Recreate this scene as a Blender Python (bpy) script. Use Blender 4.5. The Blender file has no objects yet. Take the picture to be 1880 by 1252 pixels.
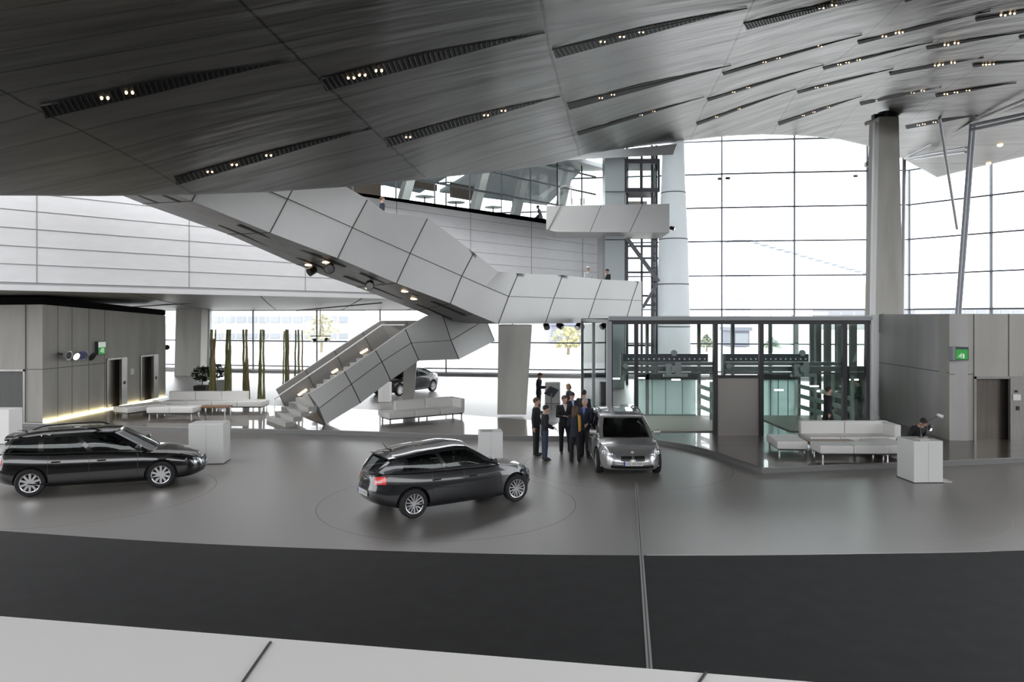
import bpy, bmesh, math, random
from mathutils import Vector, Matrix
random.seed(7)
SC = bpy.context.scene
COL = SC.collection
F, HC, CX, YH = 1350.0, 4.4, 940.0, 580.0      # focal length (px of 1880), eye height, principal column, horizon row
def P(px, py, d): return Vector(((px-CX)*d/F, d, HC+(YH-py)*d/F))
def G(px, py, z=0.0):
    d = (HC-z)*F/(py-YH); return Vector(((px-CX)*d/F, d, z))
def PZ(px, d, z): return Vector(((px-CX)*d/F, d, z))
def zat(py, d): return HC+(YH-py)*d/F
def lerp(a, b, t): return a+(b-a)*t
def interp(x, tab):
    if x <= tab[0][0]:
        (x0, y0), (x1, y1) = tab[0], tab[1]
    elif x >= tab[-1][0]:
        (x0, y0), (x1, y1) = tab[-2], tab[-1]
    else:
        for i in range(len(tab)-1):
            if tab[i][0] <= x <= tab[i+1][0]:
                (x0, y0), (x1, y1) = tab[i], tab[i+1]; break
    return y0+(y1-y0)*(x-x0)/(x1-x0)
def clampi(x, tab): return interp(min(max(x, tab[0][0]), tab[-1][0]), tab)

# ---------------------------------------------------------------- materials
MATS = {}
def mat(name, col, rough=.5, metal=0, noise=0, nscale=8, bump=0, bscale=30, spec=.5, coat=0, stretch=(1,1,1), emit=None, es=0):
    if name in MATS: return MATS[name]
    m = bpy.data.materials.new(name); m.use_nodes = True
    nt = m.node_tree; b = nt.nodes['Principled BSDF']
    c = (*col, 1) if len(col) == 3 else col
    b.inputs['Base Color'].default_value = c
    b.inputs['Roughness'].default_value = rough
    b.inputs['Metallic'].default_value = metal
    b.inputs['Specular IOR Level'].default_value = spec
    b.inputs['Coat Weight'].default_value = coat
    b.inputs['Coat Roughness'].default_value = .03
    if emit:
        b.inputs['Emission Color'].default_value = (*emit, 1); b.inputs['Emission Strength'].default_value = es
    if noise or bump:
        tc = nt.nodes.new('ShaderNodeTexCoord'); mp = nt.nodes.new('ShaderNodeMapping')
        mp.inputs['Scale'].default_value = stretch
        nt.links.new(tc.outputs['Object'], mp.inputs['Vector'])
    if noise:
        n = nt.nodes.new('ShaderNodeTexNoise'); n.inputs['Scale'].default_value = nscale; n.inputs['Detail'].default_value = 5
        nt.links.new(mp.outputs['Vector'], n.inputs['Vector'])
        r = nt.nodes.new('ShaderNodeValToRGB')
        r.color_ramp.elements[0].position = .3; r.color_ramp.elements[1].position = .7
        r.color_ramp.elements[0].color = (*[max(0, v*(1-noise)) for v in col[:3]], 1)
        r.color_ramp.elements[1].color = (*[min(1, v*(1+noise)) for v in col[:3]], 1)
        nt.links.new(n.outputs['Fac'], r.inputs['Fac']); nt.links.new(r.outputs['Color'], b.inputs['Base Color'])
    if bump:
        n = nt.nodes.new('ShaderNodeTexNoise'); n.inputs['Scale'].default_value = bscale; n.inputs['Detail'].default_value = 4
        nt.links.new(mp.outputs['Vector'], n.inputs['Vector'])
        bp = nt.nodes.new('ShaderNodeBump'); bp.inputs['Strength'].default_value = bump; bp.inputs['Distance'].default_value = .02
        nt.links.new(n.outputs['Fac'], bp.inputs['Height']); nt.links.new(bp.outputs['Normal'], b.inputs['Normal'])
    MATS[name] = m; return m
def glass(name, tint=(1,1,1), refl=.08, rough=.02, frost=0):
    if name in MATS: return MATS[name]
    m = bpy.data.materials.new(name); m.use_nodes = True; nt = m.node_tree; nt.nodes.clear()
    o = nt.nodes.new('ShaderNodeOutputMaterial'); t = nt.nodes.new('ShaderNodeBsdfTransparent'); g = nt.nodes.new('ShaderNodeBsdfGlossy')
    t.inputs['Color'].default_value = (*tint, 1); g.inputs['Roughness'].default_value = rough; g.inputs['Color'].default_value = (.9,.95,.95,1)
    mx = nt.nodes.new('ShaderNodeMixShader'); fr = nt.nodes.new('ShaderNodeFresnel'); fr.inputs['IOR'].default_value = 1.0+refl*5
    nt.links.new(fr.outputs[0], mx.inputs[0]); nt.links.new(t.outputs[0], mx.inputs[1]); nt.links.new(g.outputs[0], mx.inputs[2])
    if frost:
        d = nt.nodes.new('ShaderNodeBsdfDiffuse'); d.inputs['Color'].default_value = (*tint, 1)
        tl = nt.nodes.new('ShaderNodeBsdfTranslucent'); tl.inputs['Color'].default_value = (*tint, 1)
        a = nt.nodes.new('ShaderNodeMixShader'); a.inputs[0].default_value = .5
        nt.links.new(d.outputs[0], a.inputs[1]); nt.links.new(tl.outputs[0], a.inputs[2])
        m2 = nt.nodes.new('ShaderNodeMixShader'); m2.inputs[0].default_value = frost
        nt.links.new(mx.outputs[0], m2.inputs[1]); nt.links.new(a.outputs[0], m2.inputs[2])
        nt.links.new(m2.outputs[0], o.inputs[0])
    else:
        nt.links.new(mx.outputs[0], o.inputs[0])
    MATS[name] = m; return m

# ---------------------------------------------------------------- mesh builder
class MB:
    def __init__(s): s.v = []; s.f = []; s.m = []; s.uv = {}
    def add(s, vs, fs, mi=0):
        o = len(s.v); s.v += [Vector(v) for v in vs]
        for f in fs: s.f.append([i+o for i in f]); s.m.append(mi)
        return s
    def box(s, c, size, rz=0, mi=0, bev=0, rot=None):
        R = rot if rot is not None else Matrix.Rotation(rz, 3, 'Z'); c = Vector(c)
        if bev:
            bm = bmesh.new(); bmesh.ops.create_cube(bm, size=1)
            for v in bm.verts: v.co = Vector((v.co.x*size[0], v.co.y*size[1], v.co.z*size[2]))
            bmesh.ops.bevel(bm, geom=list(bm.edges), offset=bev, segments=3, affect='EDGES', profile=.6)
            bm.verts.index_update()
            s.add([R@v.co+c for v in bm.verts], [[v.index for v in f.verts] for f in bm.faces], mi); bm.free(); return s
        h = [x/2 for x in size]
        vs = [R@Vector((x*h[0], y*h[1], z*h[2]))+c for z in (-1,1) for y in (-1,1) for x in (-1,1)]
        return s.add(vs, [(0,2,3,1),(4,5,7,6),(0,1,5,4),(2,6,7,3),(0,4,6,2),(1,3,7,5)], mi)
    def prism(s, pts, z0, z1, mi=0):
        n = len(pts); zz = lambda z, i: z[i] if isinstance(z, (list, tuple)) else z
        vs = [Vector((p[0], p[1], zz(z0, i))) for i, p in enumerate(pts)]+[Vector((p[0], p[1], zz(z1, i))) for i, p in enumerate(pts)]
        fs = [list(range(n))[::-1], list(range(n, 2*n))]+[(i, (i+1) % n, n+(i+1) % n, n+i) for i in range(n)]
        return s.add(vs, fs, mi)
    def hull8(s, a, b, mi=0):   # two quads (4 pts each) joined
        return s.add(list(a)+list(b), [(0,1,2,3),(7,6,5,4),(0,4,5,1),(1,5,6,2),(2,6,7,3),(3,7,4,0)], mi)
    def bar(s, p, q, w, h=None, mi=0, up=(0,0,1)):
        p, q = Vector(p), Vector(q); h = h or w; t = (q-p).normalized(); u = Vector(up)
        if abs(t.dot(u)) > .98: u = Vector((0,1,0))
        a = t.cross(u).normalized()*w/2; b = a.cross(t).normalized()*h/2
        return s.hull8([p-a-b, p+a-b, p+a+b, p-a+b], [q-a-b, q+a-b, q+a+b, q-a+b], mi)
    def tube(s, pts, r, n=8, mi=0, caps=True):
        pts = [Vector(p) for p in pts]; rs = r if isinstance(r, (list, tuple)) else [r]*len(pts); vs = []; fs = []
        prev = None
        for i, p in enumerate(pts):
            t = (pts[min(i+1, len(pts)-1)]-pts[max(i-1, 0)])
            t = t.normalized() if t.length > 1e-9 else Vector((0,0,1))
            u = prev if prev is not None else (Vector((1,0,0)) if abs(t.x) < .9 else Vector((0,1,0)))
            a = (u-t*u.dot(t)).normalized(); prev = a; b = t.cross(a)
            for k in range(n):
                an = 2*math.pi*k/n; vs.append(p+(a*math.cos(an)+b*math.sin(an))*rs[i])
        for i in range(len(pts)-1):
            for k in range(n):
                fs.append((i*n+k, i*n+(k+1) % n, (i+1)*n+(k+1) % n, (i+1)*n+k))
        if caps: fs += [list(range(n))[::-1], [(len(pts)-1)*n+k for k in range(n)]]
        return s.add(vs, fs, mi)
    def lathe(s, prof, n=24, c=(0,0,0), axis='Z', mi=0, ang=2*math.pi):
        vs = []; fs = []; c = Vector(c); m = len(prof)
        for k in range(n):
            a = ang*k/n; ca, sa = math.cos(a), math.sin(a)
            for r, z in prof:
                v = {'Z': (r*ca, r*sa, z), 'Y': (r*ca, z, r*sa), 'X': (z, r*ca, r*sa)}[axis]
                vs.append(Vector(v)+c)
        for k in range(n):
            for i in range(m-1):
                k2 = (k+1) % n; fs.append((k*m+i, k2*m+i, k2*m+i+1, k*m+i+1))
        return s.add(vs, fs, mi)
    def grid(s, rows, mi=0, close=False):
        n = len(rows[0]); vs = [p for r in rows for p in r]; fs = []
        for i in range(len(rows)-1):
            for j in range(n if close else n-1):
                j2 = (j+1) % n; fs.append((i*n+j, i*n+j2, (i+1)*n+j2, (i+1)*n+j))
        return s.add(vs, fs, mi)
    def bil(s, rows, k=6, mi=0):
        for i in range(len(rows)-1):
            for j in range(len(rows[0])-1):
                a, b, c, d = rows[i][j], rows[i][j+1], rows[i+1][j], rows[i+1][j+1]
                s.grid([[a.lerp(b, u/k).lerp(c.lerp(d, u/k), v/k) for u in range(k+1)] for v in range(k+1)], mi)
        return s
    def ell(s, c, r, nu=16, nv=10, mi=0, rot=None):
        rows = []
        for i in range(nv+1):
            th = math.pi*i/nv
            row = []
            for k in range(nu):
                a = 2*math.pi*k/nu; p = Vector((r[0]*math.sin(th)*math.cos(a), r[1]*math.sin(th)*math.sin(a), r[2]*math.cos(th)))
                if rot is not None: p = rot@p
                row.append(p+Vector(c))
            rows.append(row)
        return s.grid(rows, mi, True)
    def build(s, name, mats, parent=None, world=True, smooth=False, link=True, solid=0, angle=None, flip=False):
        me = bpy.data.meshes.new(name); off = Vector((0,0,0)); Mi = None
        if parent is not None and world:
            Mi = parent.matrix_basis.inverted()
            if parent.parent is not None: Mi = Mi@parent.parent.matrix_basis.inverted()
            vs = [Mi@v for v in s.v]
        else: vs = s.v
        me.from_pydata([tuple(v) for v in vs], [], s.f)
        if not isinstance(mats, (list, tuple)): mats = [mats]
        for m in mats: me.materials.append(m)
        me.polygons.foreach_set('material_index', s.m)
        bm = bmesh.new(); bm.from_mesh(me)
        if smooth: bmesh.ops.remove_doubles(bm, verts=bm.verts, dist=1e-5)
        bmesh.ops.recalc_face_normals(bm, faces=bm.faces)
        if flip: bmesh.ops.reverse_faces(bm, faces=bm.faces)
        bm.to_mesh(me); bm.free()
        if smooth:
            me.polygons.foreach_set('use_smooth', [True]*len(me.polygons))
            me.set_sharp_from_angle(angle=math.radians(angle or 40))
        me.update()
        o = bpy.data.objects.new(name, me)
        if parent is not None: o.parent = parent
        if link: COL.objects.link(o)
        if solid:
            md = o.modifiers.new('solid', 'SOLIDIFY'); md.thickness = solid; md.offset = 0
        return o
def tag(o, label=None, cat=None, group=None, kind=None):
    if label: o['label'] = label
    if cat: o['category'] = cat
    if group: o['group'] = group
    if kind: o['kind'] = kind
    return o
def thing(name, label, cat, loc=(0,0,0), rz=0, group=None, kind=None):
    o = bpy.data.objects.new(name, None); COL.objects.link(o); o.empty_display_size = .2
    o.matrix_basis = Matrix.Translation(Vector(loc))@Matrix.Rotation(rz, 4, 'Z')
    return tag(o, label, cat, group, kind)
def struct(o, label=None):
    o['kind'] = 'structure'
    if label: o['label'] = label
    return o
def copy_tree(o, parent=None):
    c = o.copy(); COL.objects.link(c)
    if parent is not None: c.parent = parent
    for ch in [x for x in bpy.data.objects if x.parent is o]: copy_tree(ch, c)
    return c

# ---------------------------------------------------------------- palette
M_CONC = mat('concrete', (.46,.45,.42), .75, noise=.14, nscale=.9, bump=.15, bscale=14, stretch=(1.5,1.5,.25))
M_CONC_L = mat('concrete_light', (.46,.455,.445), .75, noise=.1, nscale=.8, bump=.1, bscale=12, stretch=(1.5,1.5,.3))
M_SEAM = mat('seam_dark', (.06,.06,.06), .7)
M_SHELL = mat('shell_panel', (.56,.56,.555), .42, metal=.15, noise=.03, nscale=.6)
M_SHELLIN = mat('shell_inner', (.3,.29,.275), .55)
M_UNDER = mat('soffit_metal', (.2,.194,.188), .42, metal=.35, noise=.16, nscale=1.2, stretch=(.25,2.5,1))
M_WALLW = mat('white_wall', (.69,.69,.705), .5, noise=.03, nscale=1.5, stretch=(1,1,4))
M_WHITE = mat('white_lacquer', (.78,.78,.77), .35)
M_WHITEM = mat('white_metal', (.62,.62,.6), .33, metal=.3, noise=.03, nscale=3)
M_LEATH = mat('white_leather', (.74,.73,.71), .45, bump=.1, bscale=60)
M_BLACK = mat('black_metal', (.012,.012,.014), .4)
M_DARK = mat('dark_steel', (.075,.08,.09), .4, metal=.6)
M_STEEL = mat('brushed_steel', (.32,.31,.3), .35, metal=.85, noise=.1, nscale=3, stretch=(8,8,.4))
M_STEELD = mat('elevator_steel', (.17,.155,.14), .3, metal=.85, noise=.15, nscale=2, stretch=(8,8,.4))
M_CHROME = mat('chrome', (.8,.8,.82), .08, metal=1)
M_GREY = mat('grey_paint', (.33,.345,.36), .5)
M_LGREY = mat('light_grey_paint', (.5,.54,.56), .5)
M_WOOD = mat('table_wood', (.23,.12,.055), .35, noise=.3, nscale=3, stretch=(1,8,1))
M_WARM = mat('warm_lamp', (1,.8,.55), .5, emit=(1,.72,.42), es=3.5)
M_WARM2 = mat('warm_strip', (1,.9,.6), .5, emit=(1,.86,.5), es=9)
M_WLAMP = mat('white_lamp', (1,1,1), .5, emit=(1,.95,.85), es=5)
M_GLASS = glass('clear_glass', (.97,.985,.98), .08)
M_GLASSG = glass('greenish_glass', (.92,.965,.95), .05)
M_AQUA = glass('aqua_glass', (.84,.965,.94), .04, .15, frost=.6)
M_GLASSS = glass('side_glass', (.95,.975,.965), .012)
M_PANE = glass('facade_glass', (.97,.985,.985), .06)
# ================================================================ floor
def floor_mat(name, col, rough, coat, nz=.06, nscale=.35):
    m = mat(name, col, rough, noise=nz, nscale=nscale, bump=.03, bscale=3, coat=coat, spec=.5)
    m.node_tree.nodes['Principled BSDF'].inputs['Coat Roughness'].default_value = .42
    return m
M_FLOOR = floor_mat('resin_floor', (.172,.16,.15), .4, 1.0)
M_FLOOR.node_tree.nodes['Principled BSDF'].inputs['Coat IOR'].default_value = 1.85
M_ROAD = floor_mat('asphalt_band', (.026,.026,.027), .7, 0, .14, 2.5)
M_ROAD.node_tree.nodes['Principled BSDF'].inputs['Specular IOR Level'].default_value = .25
M_PLAT = mat('platform_wood', (.085,.07,.06), .3, noise=.35, nscale=1.6, stretch=(.4,5,1), coat=.5)
mb = MB(); mb.box((0,24,-.15), (110,90,.3)); struct(mb.build('floor', M_FLOOR))
# dark driving lane near the gallery
arc = [(-900,905),(-300,955),(0,975),(300,995),(600,1008),(950,1018),(1300,1020),(1600,1017),(1880,1011),(2400,990),(3000,960)]
pts = [G(*a) for a in arc]
def smooth_poly(pts, k=6):
    out = []
    for i in range(len(pts)-1):
        p0, p1, p2, p3 = pts[max(i-1,0)], pts[i], pts[i+1], pts[min(i+2, len(pts)-1)]
        for j in range(k):
            t = j/k
            out.append(.5*((2*p1)+(p2-p0)*t+(2*p0-5*p1+4*p2-p3)*t*t+(3*p1-p0-3*p2+p3)*t**3))
    return out+[pts[-1]]
lane = smooth_poly(pts)
mb = MB(); mb.grid([[p+Vector((0,0,.006)) for p in lane], [Vector((p.x*.9, -12, .006)) for p in lane]])
struct(mb.build('floor_lane', M_ROAD))
tl = [p for p in lane if P(1168,900,1).x*p.y-.2 < p.x < 9.2]
mb = MB()
for i in range(len(tl)-1): mb.bar(tl[i]+Vector((0,0,.008)), tl[i+1]+Vector((0,0,.008)), .03, .012)
struct(mb.build('trim_1', mat('joint_strip', (.5,.5,.5), .5)))
mb = MB(); a, b = G(1168,888), G(1193,1235)
mb.bar(a+Vector((0,0,.008)), b+Vector((0,0,.008)), .075, .014, 0)
mb.bar(a+Vector((0,0,.012)), b+Vector((0,0,.012)), .014, .014, 1)
struct(mb.build('trim_2', [mat('joint_strip2', (.36,.36,.36), .45), M_SEAM]))
def ring(c, r, w, name, m):
    mb = MB(); n = 96
    mb.grid([[Vector((c[0]+rr*math.cos(2*math.pi*k/n), c[1]+rr*math.sin(2*math.pi*k/n), z)) for k in range(n)] for rr, z in ((r,.0002),(r+w/3,.0015),(r+w*.66,.0015),(r+w,.0002))], 0, True)
    return struct(mb.build(name, m))
M_RING = mat('ring_joint', (.17,.16,.152), .42); M_RING2 = mat('ring_joint_light', (.4,.38,.36), .4)
for i, (px, py, r) in enumerate(((822,922,3.0),(1562,922,3.15),(150,905,3.1),(1150,855,3.0))):
    ring(G(px, py), r, .022, 'trim_%d' % (i+3), M_RING if i != 1 else M_RING2)

# ================================================================ platform
front = [(-300,768),(-100,777),(0,782),(240,790),(500,796),(640,799),(855,806),(1000,809),(1110,811),(1190,814),(1230,819),(1270,827),(1310,838),(1355,854),(1398,869)]
right = [(1402,869.3),(1540,863),(1731,856),(1880,849),(2150,838)]
PF = smooth_poly([G(*p) for p in front], 3)+[G(*p) for p in right]
back = [(2150,742),(1600,742),(1118,742),(1118,785),(985,772),(860,762),(640,750),(480,744),(305,736),(-300,736)]
PB = [G(x, y, .17) for x, y in back]
def fill(ptsxy, z0, z1, mi_top=0, mi_side=1, name='floor', mats=None):
    bm = bmesh.new()
    vs = [bm.verts.new((p[0], p[1], z1)) for p in ptsxy]; f = bm.faces.new(vs)
    bmesh.ops.triangulate(bm, faces=[f])
    mb = MB(); bm.verts.index_update()
    mb.add([v.co.copy() for v in bm.verts], [[v.index for v in f.verts] for f in bm.faces], mi_top); bm.free()
    n = len(ptsxy)
    for i in range(n):
        a, b = ptsxy[i], ptsxy[(i+1) % n]
        mb.add([(a[0],a[1],z0),(b[0],b[1],z0),(b[0],b[1],z1),(a[0],a[1],z1)], [(0,1,2,3)], mi_side)
    return struct(mb.build(name, mats))
mb = MB(); top_f = [Vector((p.x,p.y,.17)) for p in PF]; bl = sorted([(1119.5 if (x, y) == (1118,742) else x, y) for x, y in back]); top_b = [G(CX+F*p.x/p.y, interp(CX+F*p.x/p.y, bl), .17) for p in PF]
rowsP = [[a.lerp(b, k/6) for a, b in zip(top_f, top_b)] for k in range(7)]; mb.grid(rowsP, 0)
mb.grid([[Vector((p.x,p.y,0)) for p in PF], top_f], 1); mb.grid([[Vector((p.x,p.y,0)) for p in top_b], top_b], 1)
struct(mb.build('floor_platform', [M_PLAT, mat('platform_edge', (.2,.2,.2), .5)]))
mb = MB()
for i in range(len(PF)-1): mb.bar(PF[i]+Vector((0,-.006,.155)), PF[i+1]+Vector((0,-.006,.155)), .02, .03)
struct(mb.build('trim_7', M_STEEL))

# ================================================================ facade
cols = [(110,61.8),(230,60.4),(348,59),(465,57.8),(582,56.6),(698,55.6),(819,54.6),(941,53.7),(1068,52.9),(1196,52.1),(1325,51.3),(1458,50.7),(1592,50.2),(1669,50)]
FA = [PZ(px, d, 0) for px, d in cols]
zrows = [.2,.5,2.45,4.85,7.2,9.6,11.95,14.3,16.6,18.6]
M_MULL = mat('mullion', (.11,.125,.15), .4, metal=.3)
def facade_bay(a, b, idx, rows, glassm=M_PANE, r=.045):
    e = thing('window_%d' % idx, None, None, a, 0, kind='structure')
    mb = MB(); mb.bar(Vector((a.x,a.y,.0)), Vector((a.x,a.y,rows[-1])), r*2, r*4); mb.build('mullion', M_MULL, e)
    mb = MB(); g = MB()
    for i, z in enumerate(rows):
        mb.bar(Vector((a.x,a.y,z)), Vector((b.x,b.y,z)), .14, .095)
    mb.build('transom', M_MULL, e)
    g.add([(a.x,a.y,rows[0]),(b.x,b.y,rows[0]),(b.x,b.y,rows[-1]),(a.x,a.y,rows[-1])], [(0,1,2,3)])
    g.build('pane', glassm, e)
for i in range(len(FA)-1): facade_bay(FA[i], FA[i+1], i+1, zrows)
FBd = Vector((.591,-.807,0))*5
FB = [FA[-1]+FBd*k for k in range(9)]
for i in range(8): facade_bay(FB[i], FB[i+1], 20+i, [z for z in zrows if z < 16])
# left end of the hall
FL = [FA[0]+Vector((-1.2,-7,0))*k for k in range(5)]
for i in range(4): facade_bay(FL[i+1], FL[i], 40+i, zrows[:5])
mb = MB()
for i in range(len(FA)-1): mb.bar(FA[i]+Vector((0,-.3,.1)), FA[i+1]+Vector((0,-.3,.1)), .5, .2)
struct(mb.build('baseboard_back', mat('kerb_grey', (.4,.4,.4), .6)))
# ================================================================ outside
M_OUT = mat('paving_pale', (.42,.42,.41), .9, noise=.04, nscale=.3)
mb = MB(); mb.add([(-260,62.6,-.06),(260,62.6,-.06),(260,420,-.06),(-260,420,-.06)], [(0,1,2,3)])
mb.add([FA[-1]+Vector((.5,.5,-.06)), FB[-1]+Vector((.5,.5,-.06)), (260,-20,-.06),(260,62.6,-.06),(FA[0].x-30,62.6,-.06)], [(0,1,2,3,4)])
struct(mb.build('ground', M_OUT))
def tower_block(name, label, px0, px1, d, ztop, depth, rows, ncol, mw, mg, zb=0, cat='building'):
    a, b = PZ(px0, d, zb), PZ(px1, d, zb); e = thing(name, label, cat, ((a.x+b.x)/2, d, 0))
    m = MB(); m.box(((a.x+b.x)/2, d+depth/2, (ztop+zb)/2), (b.x-a.x, depth, ztop-zb)); m.build('wall', mw, e)
    m = MB(); m.box(((a.x+b.x)/2, d+depth/2, ztop+.15), (b.x-a.x+.6, depth+.6, .5)); m.build('roof', mw, e)
    w = (b.x-a.x)/ncol
    for (z0, z1) in rows:
        for k in range(ncol):
            m = MB(); m.box((a.x+w*(k+.5), d-.03, (z0+z1)/2), (w*.8, .2, z1-z0)); o = m.build('window', mg, e)
    return e
MW1 = mat('facade_white', (.42,.42,.42), .8); MG1 = mat('far_window', (.25,.27,.3), .5); MB1 = mat('blue_grey_hoarding', (.13,.15,.19), .6)
zz = lambda y, d: zat(y, d)
tb = tower_block('office_building', 'long white office block with two window rows, outside behind the bamboo poles', 370, 640, 125, zz(566,125), 14, [(zz(592,125), zz(581,125)), (zz(621,125), zz(612,125))], 13, MW1, MG1)
m = MB(); a, b = PZ(432,120,0), PZ(522,120,0); m.box(((a.x+b.x)/2, 120.6, (zz(656,120)+zz(640,120))/2), (b.x-a.x, .8, zz(640,120)-zz(656,120)))
tag(m.build('hoarding', MB1), 'blue-grey hoarding panel in front of the white office block outside', 'hoarding')
m = MB(); m.bar(PZ(372,116,zz(634,116)), PZ(700,116,zz(634,116)), .5, .35); m.bar(PZ(372,116,zz(628,116)), PZ(700,116,zz(628,116)), .2, .12)
for k in range(12): m.bar(PZ(380+k*28,116,0), PZ(380+k*28,116,zz(634,116)), .25, .25)
tag(m.build('walkway', mat('pale_steel', (.3,.31,.33), .6)), 'pale raised walkway running outside in front of the white office block', 'walkway')
tower_block('blue_building', 'blue-grey low building behind the yellow tree, seen under the bridge', 1012, 1082, 118, zz(596,118), 10, [(zz(620,118), zz(610,118)), (zz(634,118), zz(628,118))], 5, mat('bluish_wall', (.22,.23,.29), .7), MG1)
tower_block('tall_building', 'tall pale lilac tower, faint behind the main glass wall', 1348, 1378, 220, zz(440,220), 9, [(zz(y+9,220), zz(y,220)) for y in range(452,600,22)], 2, mat('lilac_wall', (.38,.37,.42), .7), mat('lilac_win', (.42,.42,.44), .5))
tower_block('grey_kiosk', 'small grey building framed by the pavilion glazing', 1347, 1376, 105, zz(606,105), 6, [(zz(630,105), zz(612,105))], 1, mat('kiosk_wall', (.18,.19,.23), .7), MG1)
tower_block('low_building', 'low pale flat-roofed building far outside, right of the concrete column', 1520, 1740, 240, zz(569,240), 12, [(zz(577,240), zz(573,240))], 9, mat('low_wall', (.33,.32,.34), .7), MG1)
tower_block('far_hall', 'long white hall roof showing over the concrete lift block', 1725, 1900, 200, zz(566,200), 12, [(zz(577,200), zz(570,200))], 8, mat('hall_wall', (.36,.36,.37), .7), MG1)
m = MB(); pp, qq = P(1375,442,200), P(1590,502,200)
for k in range(16):
    t = k/15; c = pp.lerp(qq, t)
    m.ell(c, (1.0+.5*random.random(), .5, .35), 8, 6)
m.tube([pp, qq], .05)
tag(m.build('cable_lights', mat('cable_grey', (.2,.22,.25), .6)), 'string of small grey fixtures on a sloping cable outside the main glass wall', 'cable')
def leafy_tree(name, label, px, d, ztop, w, col, n, cone=False, zb=0):
    base = PZ(px, d, -.06); e = thing(name, label, 'tree', base)
    m = MB(); m.tube([base, base+Vector((.1,0,ztop*.5)), base+Vector((0,.1,ztop*.85))], [w*.05,w*.035,w*.015], 6); m.build('trunk', mat('bark', (.3,.26,.2), .9), e)
    m = MB()
    for k in range(n):
        t = random.random(); z = lerp(ztop*.28, ztop, t)
        rr = w/2*((1-t)*.95+.08 if cone else math.sin(math.pi*min(1, .15+t*.8))**.6)*math.sqrt(random.random())
        a = random.random()*6.283; c = base+Vector((rr*math.cos(a), rr*math.sin(a), z)); s = w*.045
        u = Vector((random.uniform(-1,1), random.uniform(-1,1), random.uniform(-1,1))).normalized()*s; v = u.cross(Vector((random.uniform(-1,1), random.uniform(-1,1), .3))).normalized()*s
        m.add([c-u-v, c+u-v, c+u+v, c-u+v], [(0,1,2,3)])
    m.build('foliage', mat('leaf_'+name, col, .8), e)
leafy_tree('yellow_tree', 'small yellow autumn tree outside, seen under the bridge beside the column', 1043, 85, zat(600,85), 3.9, (.5,.48,.3), 230)
leafy_tree('pale_tree', 'pale yellow-green tree outside behind the slatted bamboo and stair', 590, 90, zat(578,90), 4.2, (.46,.45,.34), 230)
leafy_tree('young_conifer', 'thin young conifer outside, between the two left pavilion posts', 1297, 92, zat(614,92), 2.6, (.24,.27,.2), 260, True)
leafy_tree('small_conifer', 'small conifer outside, behind the right bay of the pavilion', 1417, 92, zat(620,92), 2.8, (.24,.27,.2), 260, True)

# ================================================================ white storey wall (upper left) on a straight line in plan
W0 = Vector((-15.76,28,0)); WD = Vector((.889,1,0))
def WP(k, z, off=0):
    p = W0+WD*k; n = Vector((1,-.889,0)).normalized(); p = p+n*off; p.z = z; return p
ZB, ZT = 5.6, 10.5
mb = MB(); k0, k1 = -9, 24.6
mb.hull8([WP(k0,ZB), WP(k1,ZB), WP(k1,ZT), WP(k0,ZT)], [WP(k0,ZB,-.35), WP(k1,ZB,-.35), WP(k1,ZT,-.35), WP(k0,ZT,-.35)], 0)
for i in range(1, 8):
    z = ZB+.64*i; mb.bar(WP(k0,z,.002), WP(k1,z,.002), .022, .022, 1)
kk = -1.5-4.15
while kk < k1:
    mb.bar(WP(kk,ZB,.002), WP(kk,ZT,.002), .035, .03, 1); kk += 4.13
mb.bar(WP(k0,ZB-.05,-.12), WP(k1,ZB-.05,-.12), .2, .1, 1)
mb.bar(WP(k0,ZB-.2,0), WP(k1,ZB-.2,0), .16, .2, 0)
mb.bar(WP(k0,ZT+.02,.0), WP(k1,ZT+.02,.0), .2, .04, 2)
struct(mb.build('wall_upper', [M_WALLW, mat('wall_joint', (.3,.3,.3), .7), M_DARK]), 'white panelled wall of the upper storey')
# return wall at its right end going back to the facade
mb = MB(); e1 = WP(k1,0); mb.prism([(e1.x,e1.y),(e1.x+.3,e1.y-.1),(e1.x+1.2,52.5),(e1.x+.7,52.6)], ZB-.2, ZT); struct(mb.build('wall_end', M_WALLW))
# soffit under the storey
mb = MB(); rows = []
def facade_pt(t):
    n = len(FA)-1; x = t*n; i = min(int(x), n-1); return FA[i].lerp(FA[i+1], x-i)
for j in range(9):
    row = []
    for i in range(25):
        a = WP(lerp(k0, k1, i/24), ZB-.28, .02); b = facade_pt(lerp(0, 8.1/13, i/24)); b = Vector((b.x, b.y-.1, 4.86))
        t = j/8; p = a.lerp(b, t); p.z = lerp(a.z, b.z, t**.8)-.0*math.sin(math.pi*t); row.append(p)
    rows.append(row)
mb.grid(rows)
for i in range(1, 24, 3):   # panel joints
    for j in range(8): mb.bar(rows[j][i]-Vector((0,0,.01)), rows[j+1][i+0]-Vector((0,0,.01)), .03, .03, 1)
struct(mb.build('ceiling_lower', [M_UNDER, M_SEAM]))
mb = MB()
for a, b in (((205,566),(420,552)),((545,570),(700,556))):
    mb.bar(P(a[0],a[1],44), P(b[0],b[1],40), .12, .06)
struct(mb.build('trim_8', M_BLACK))
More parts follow.
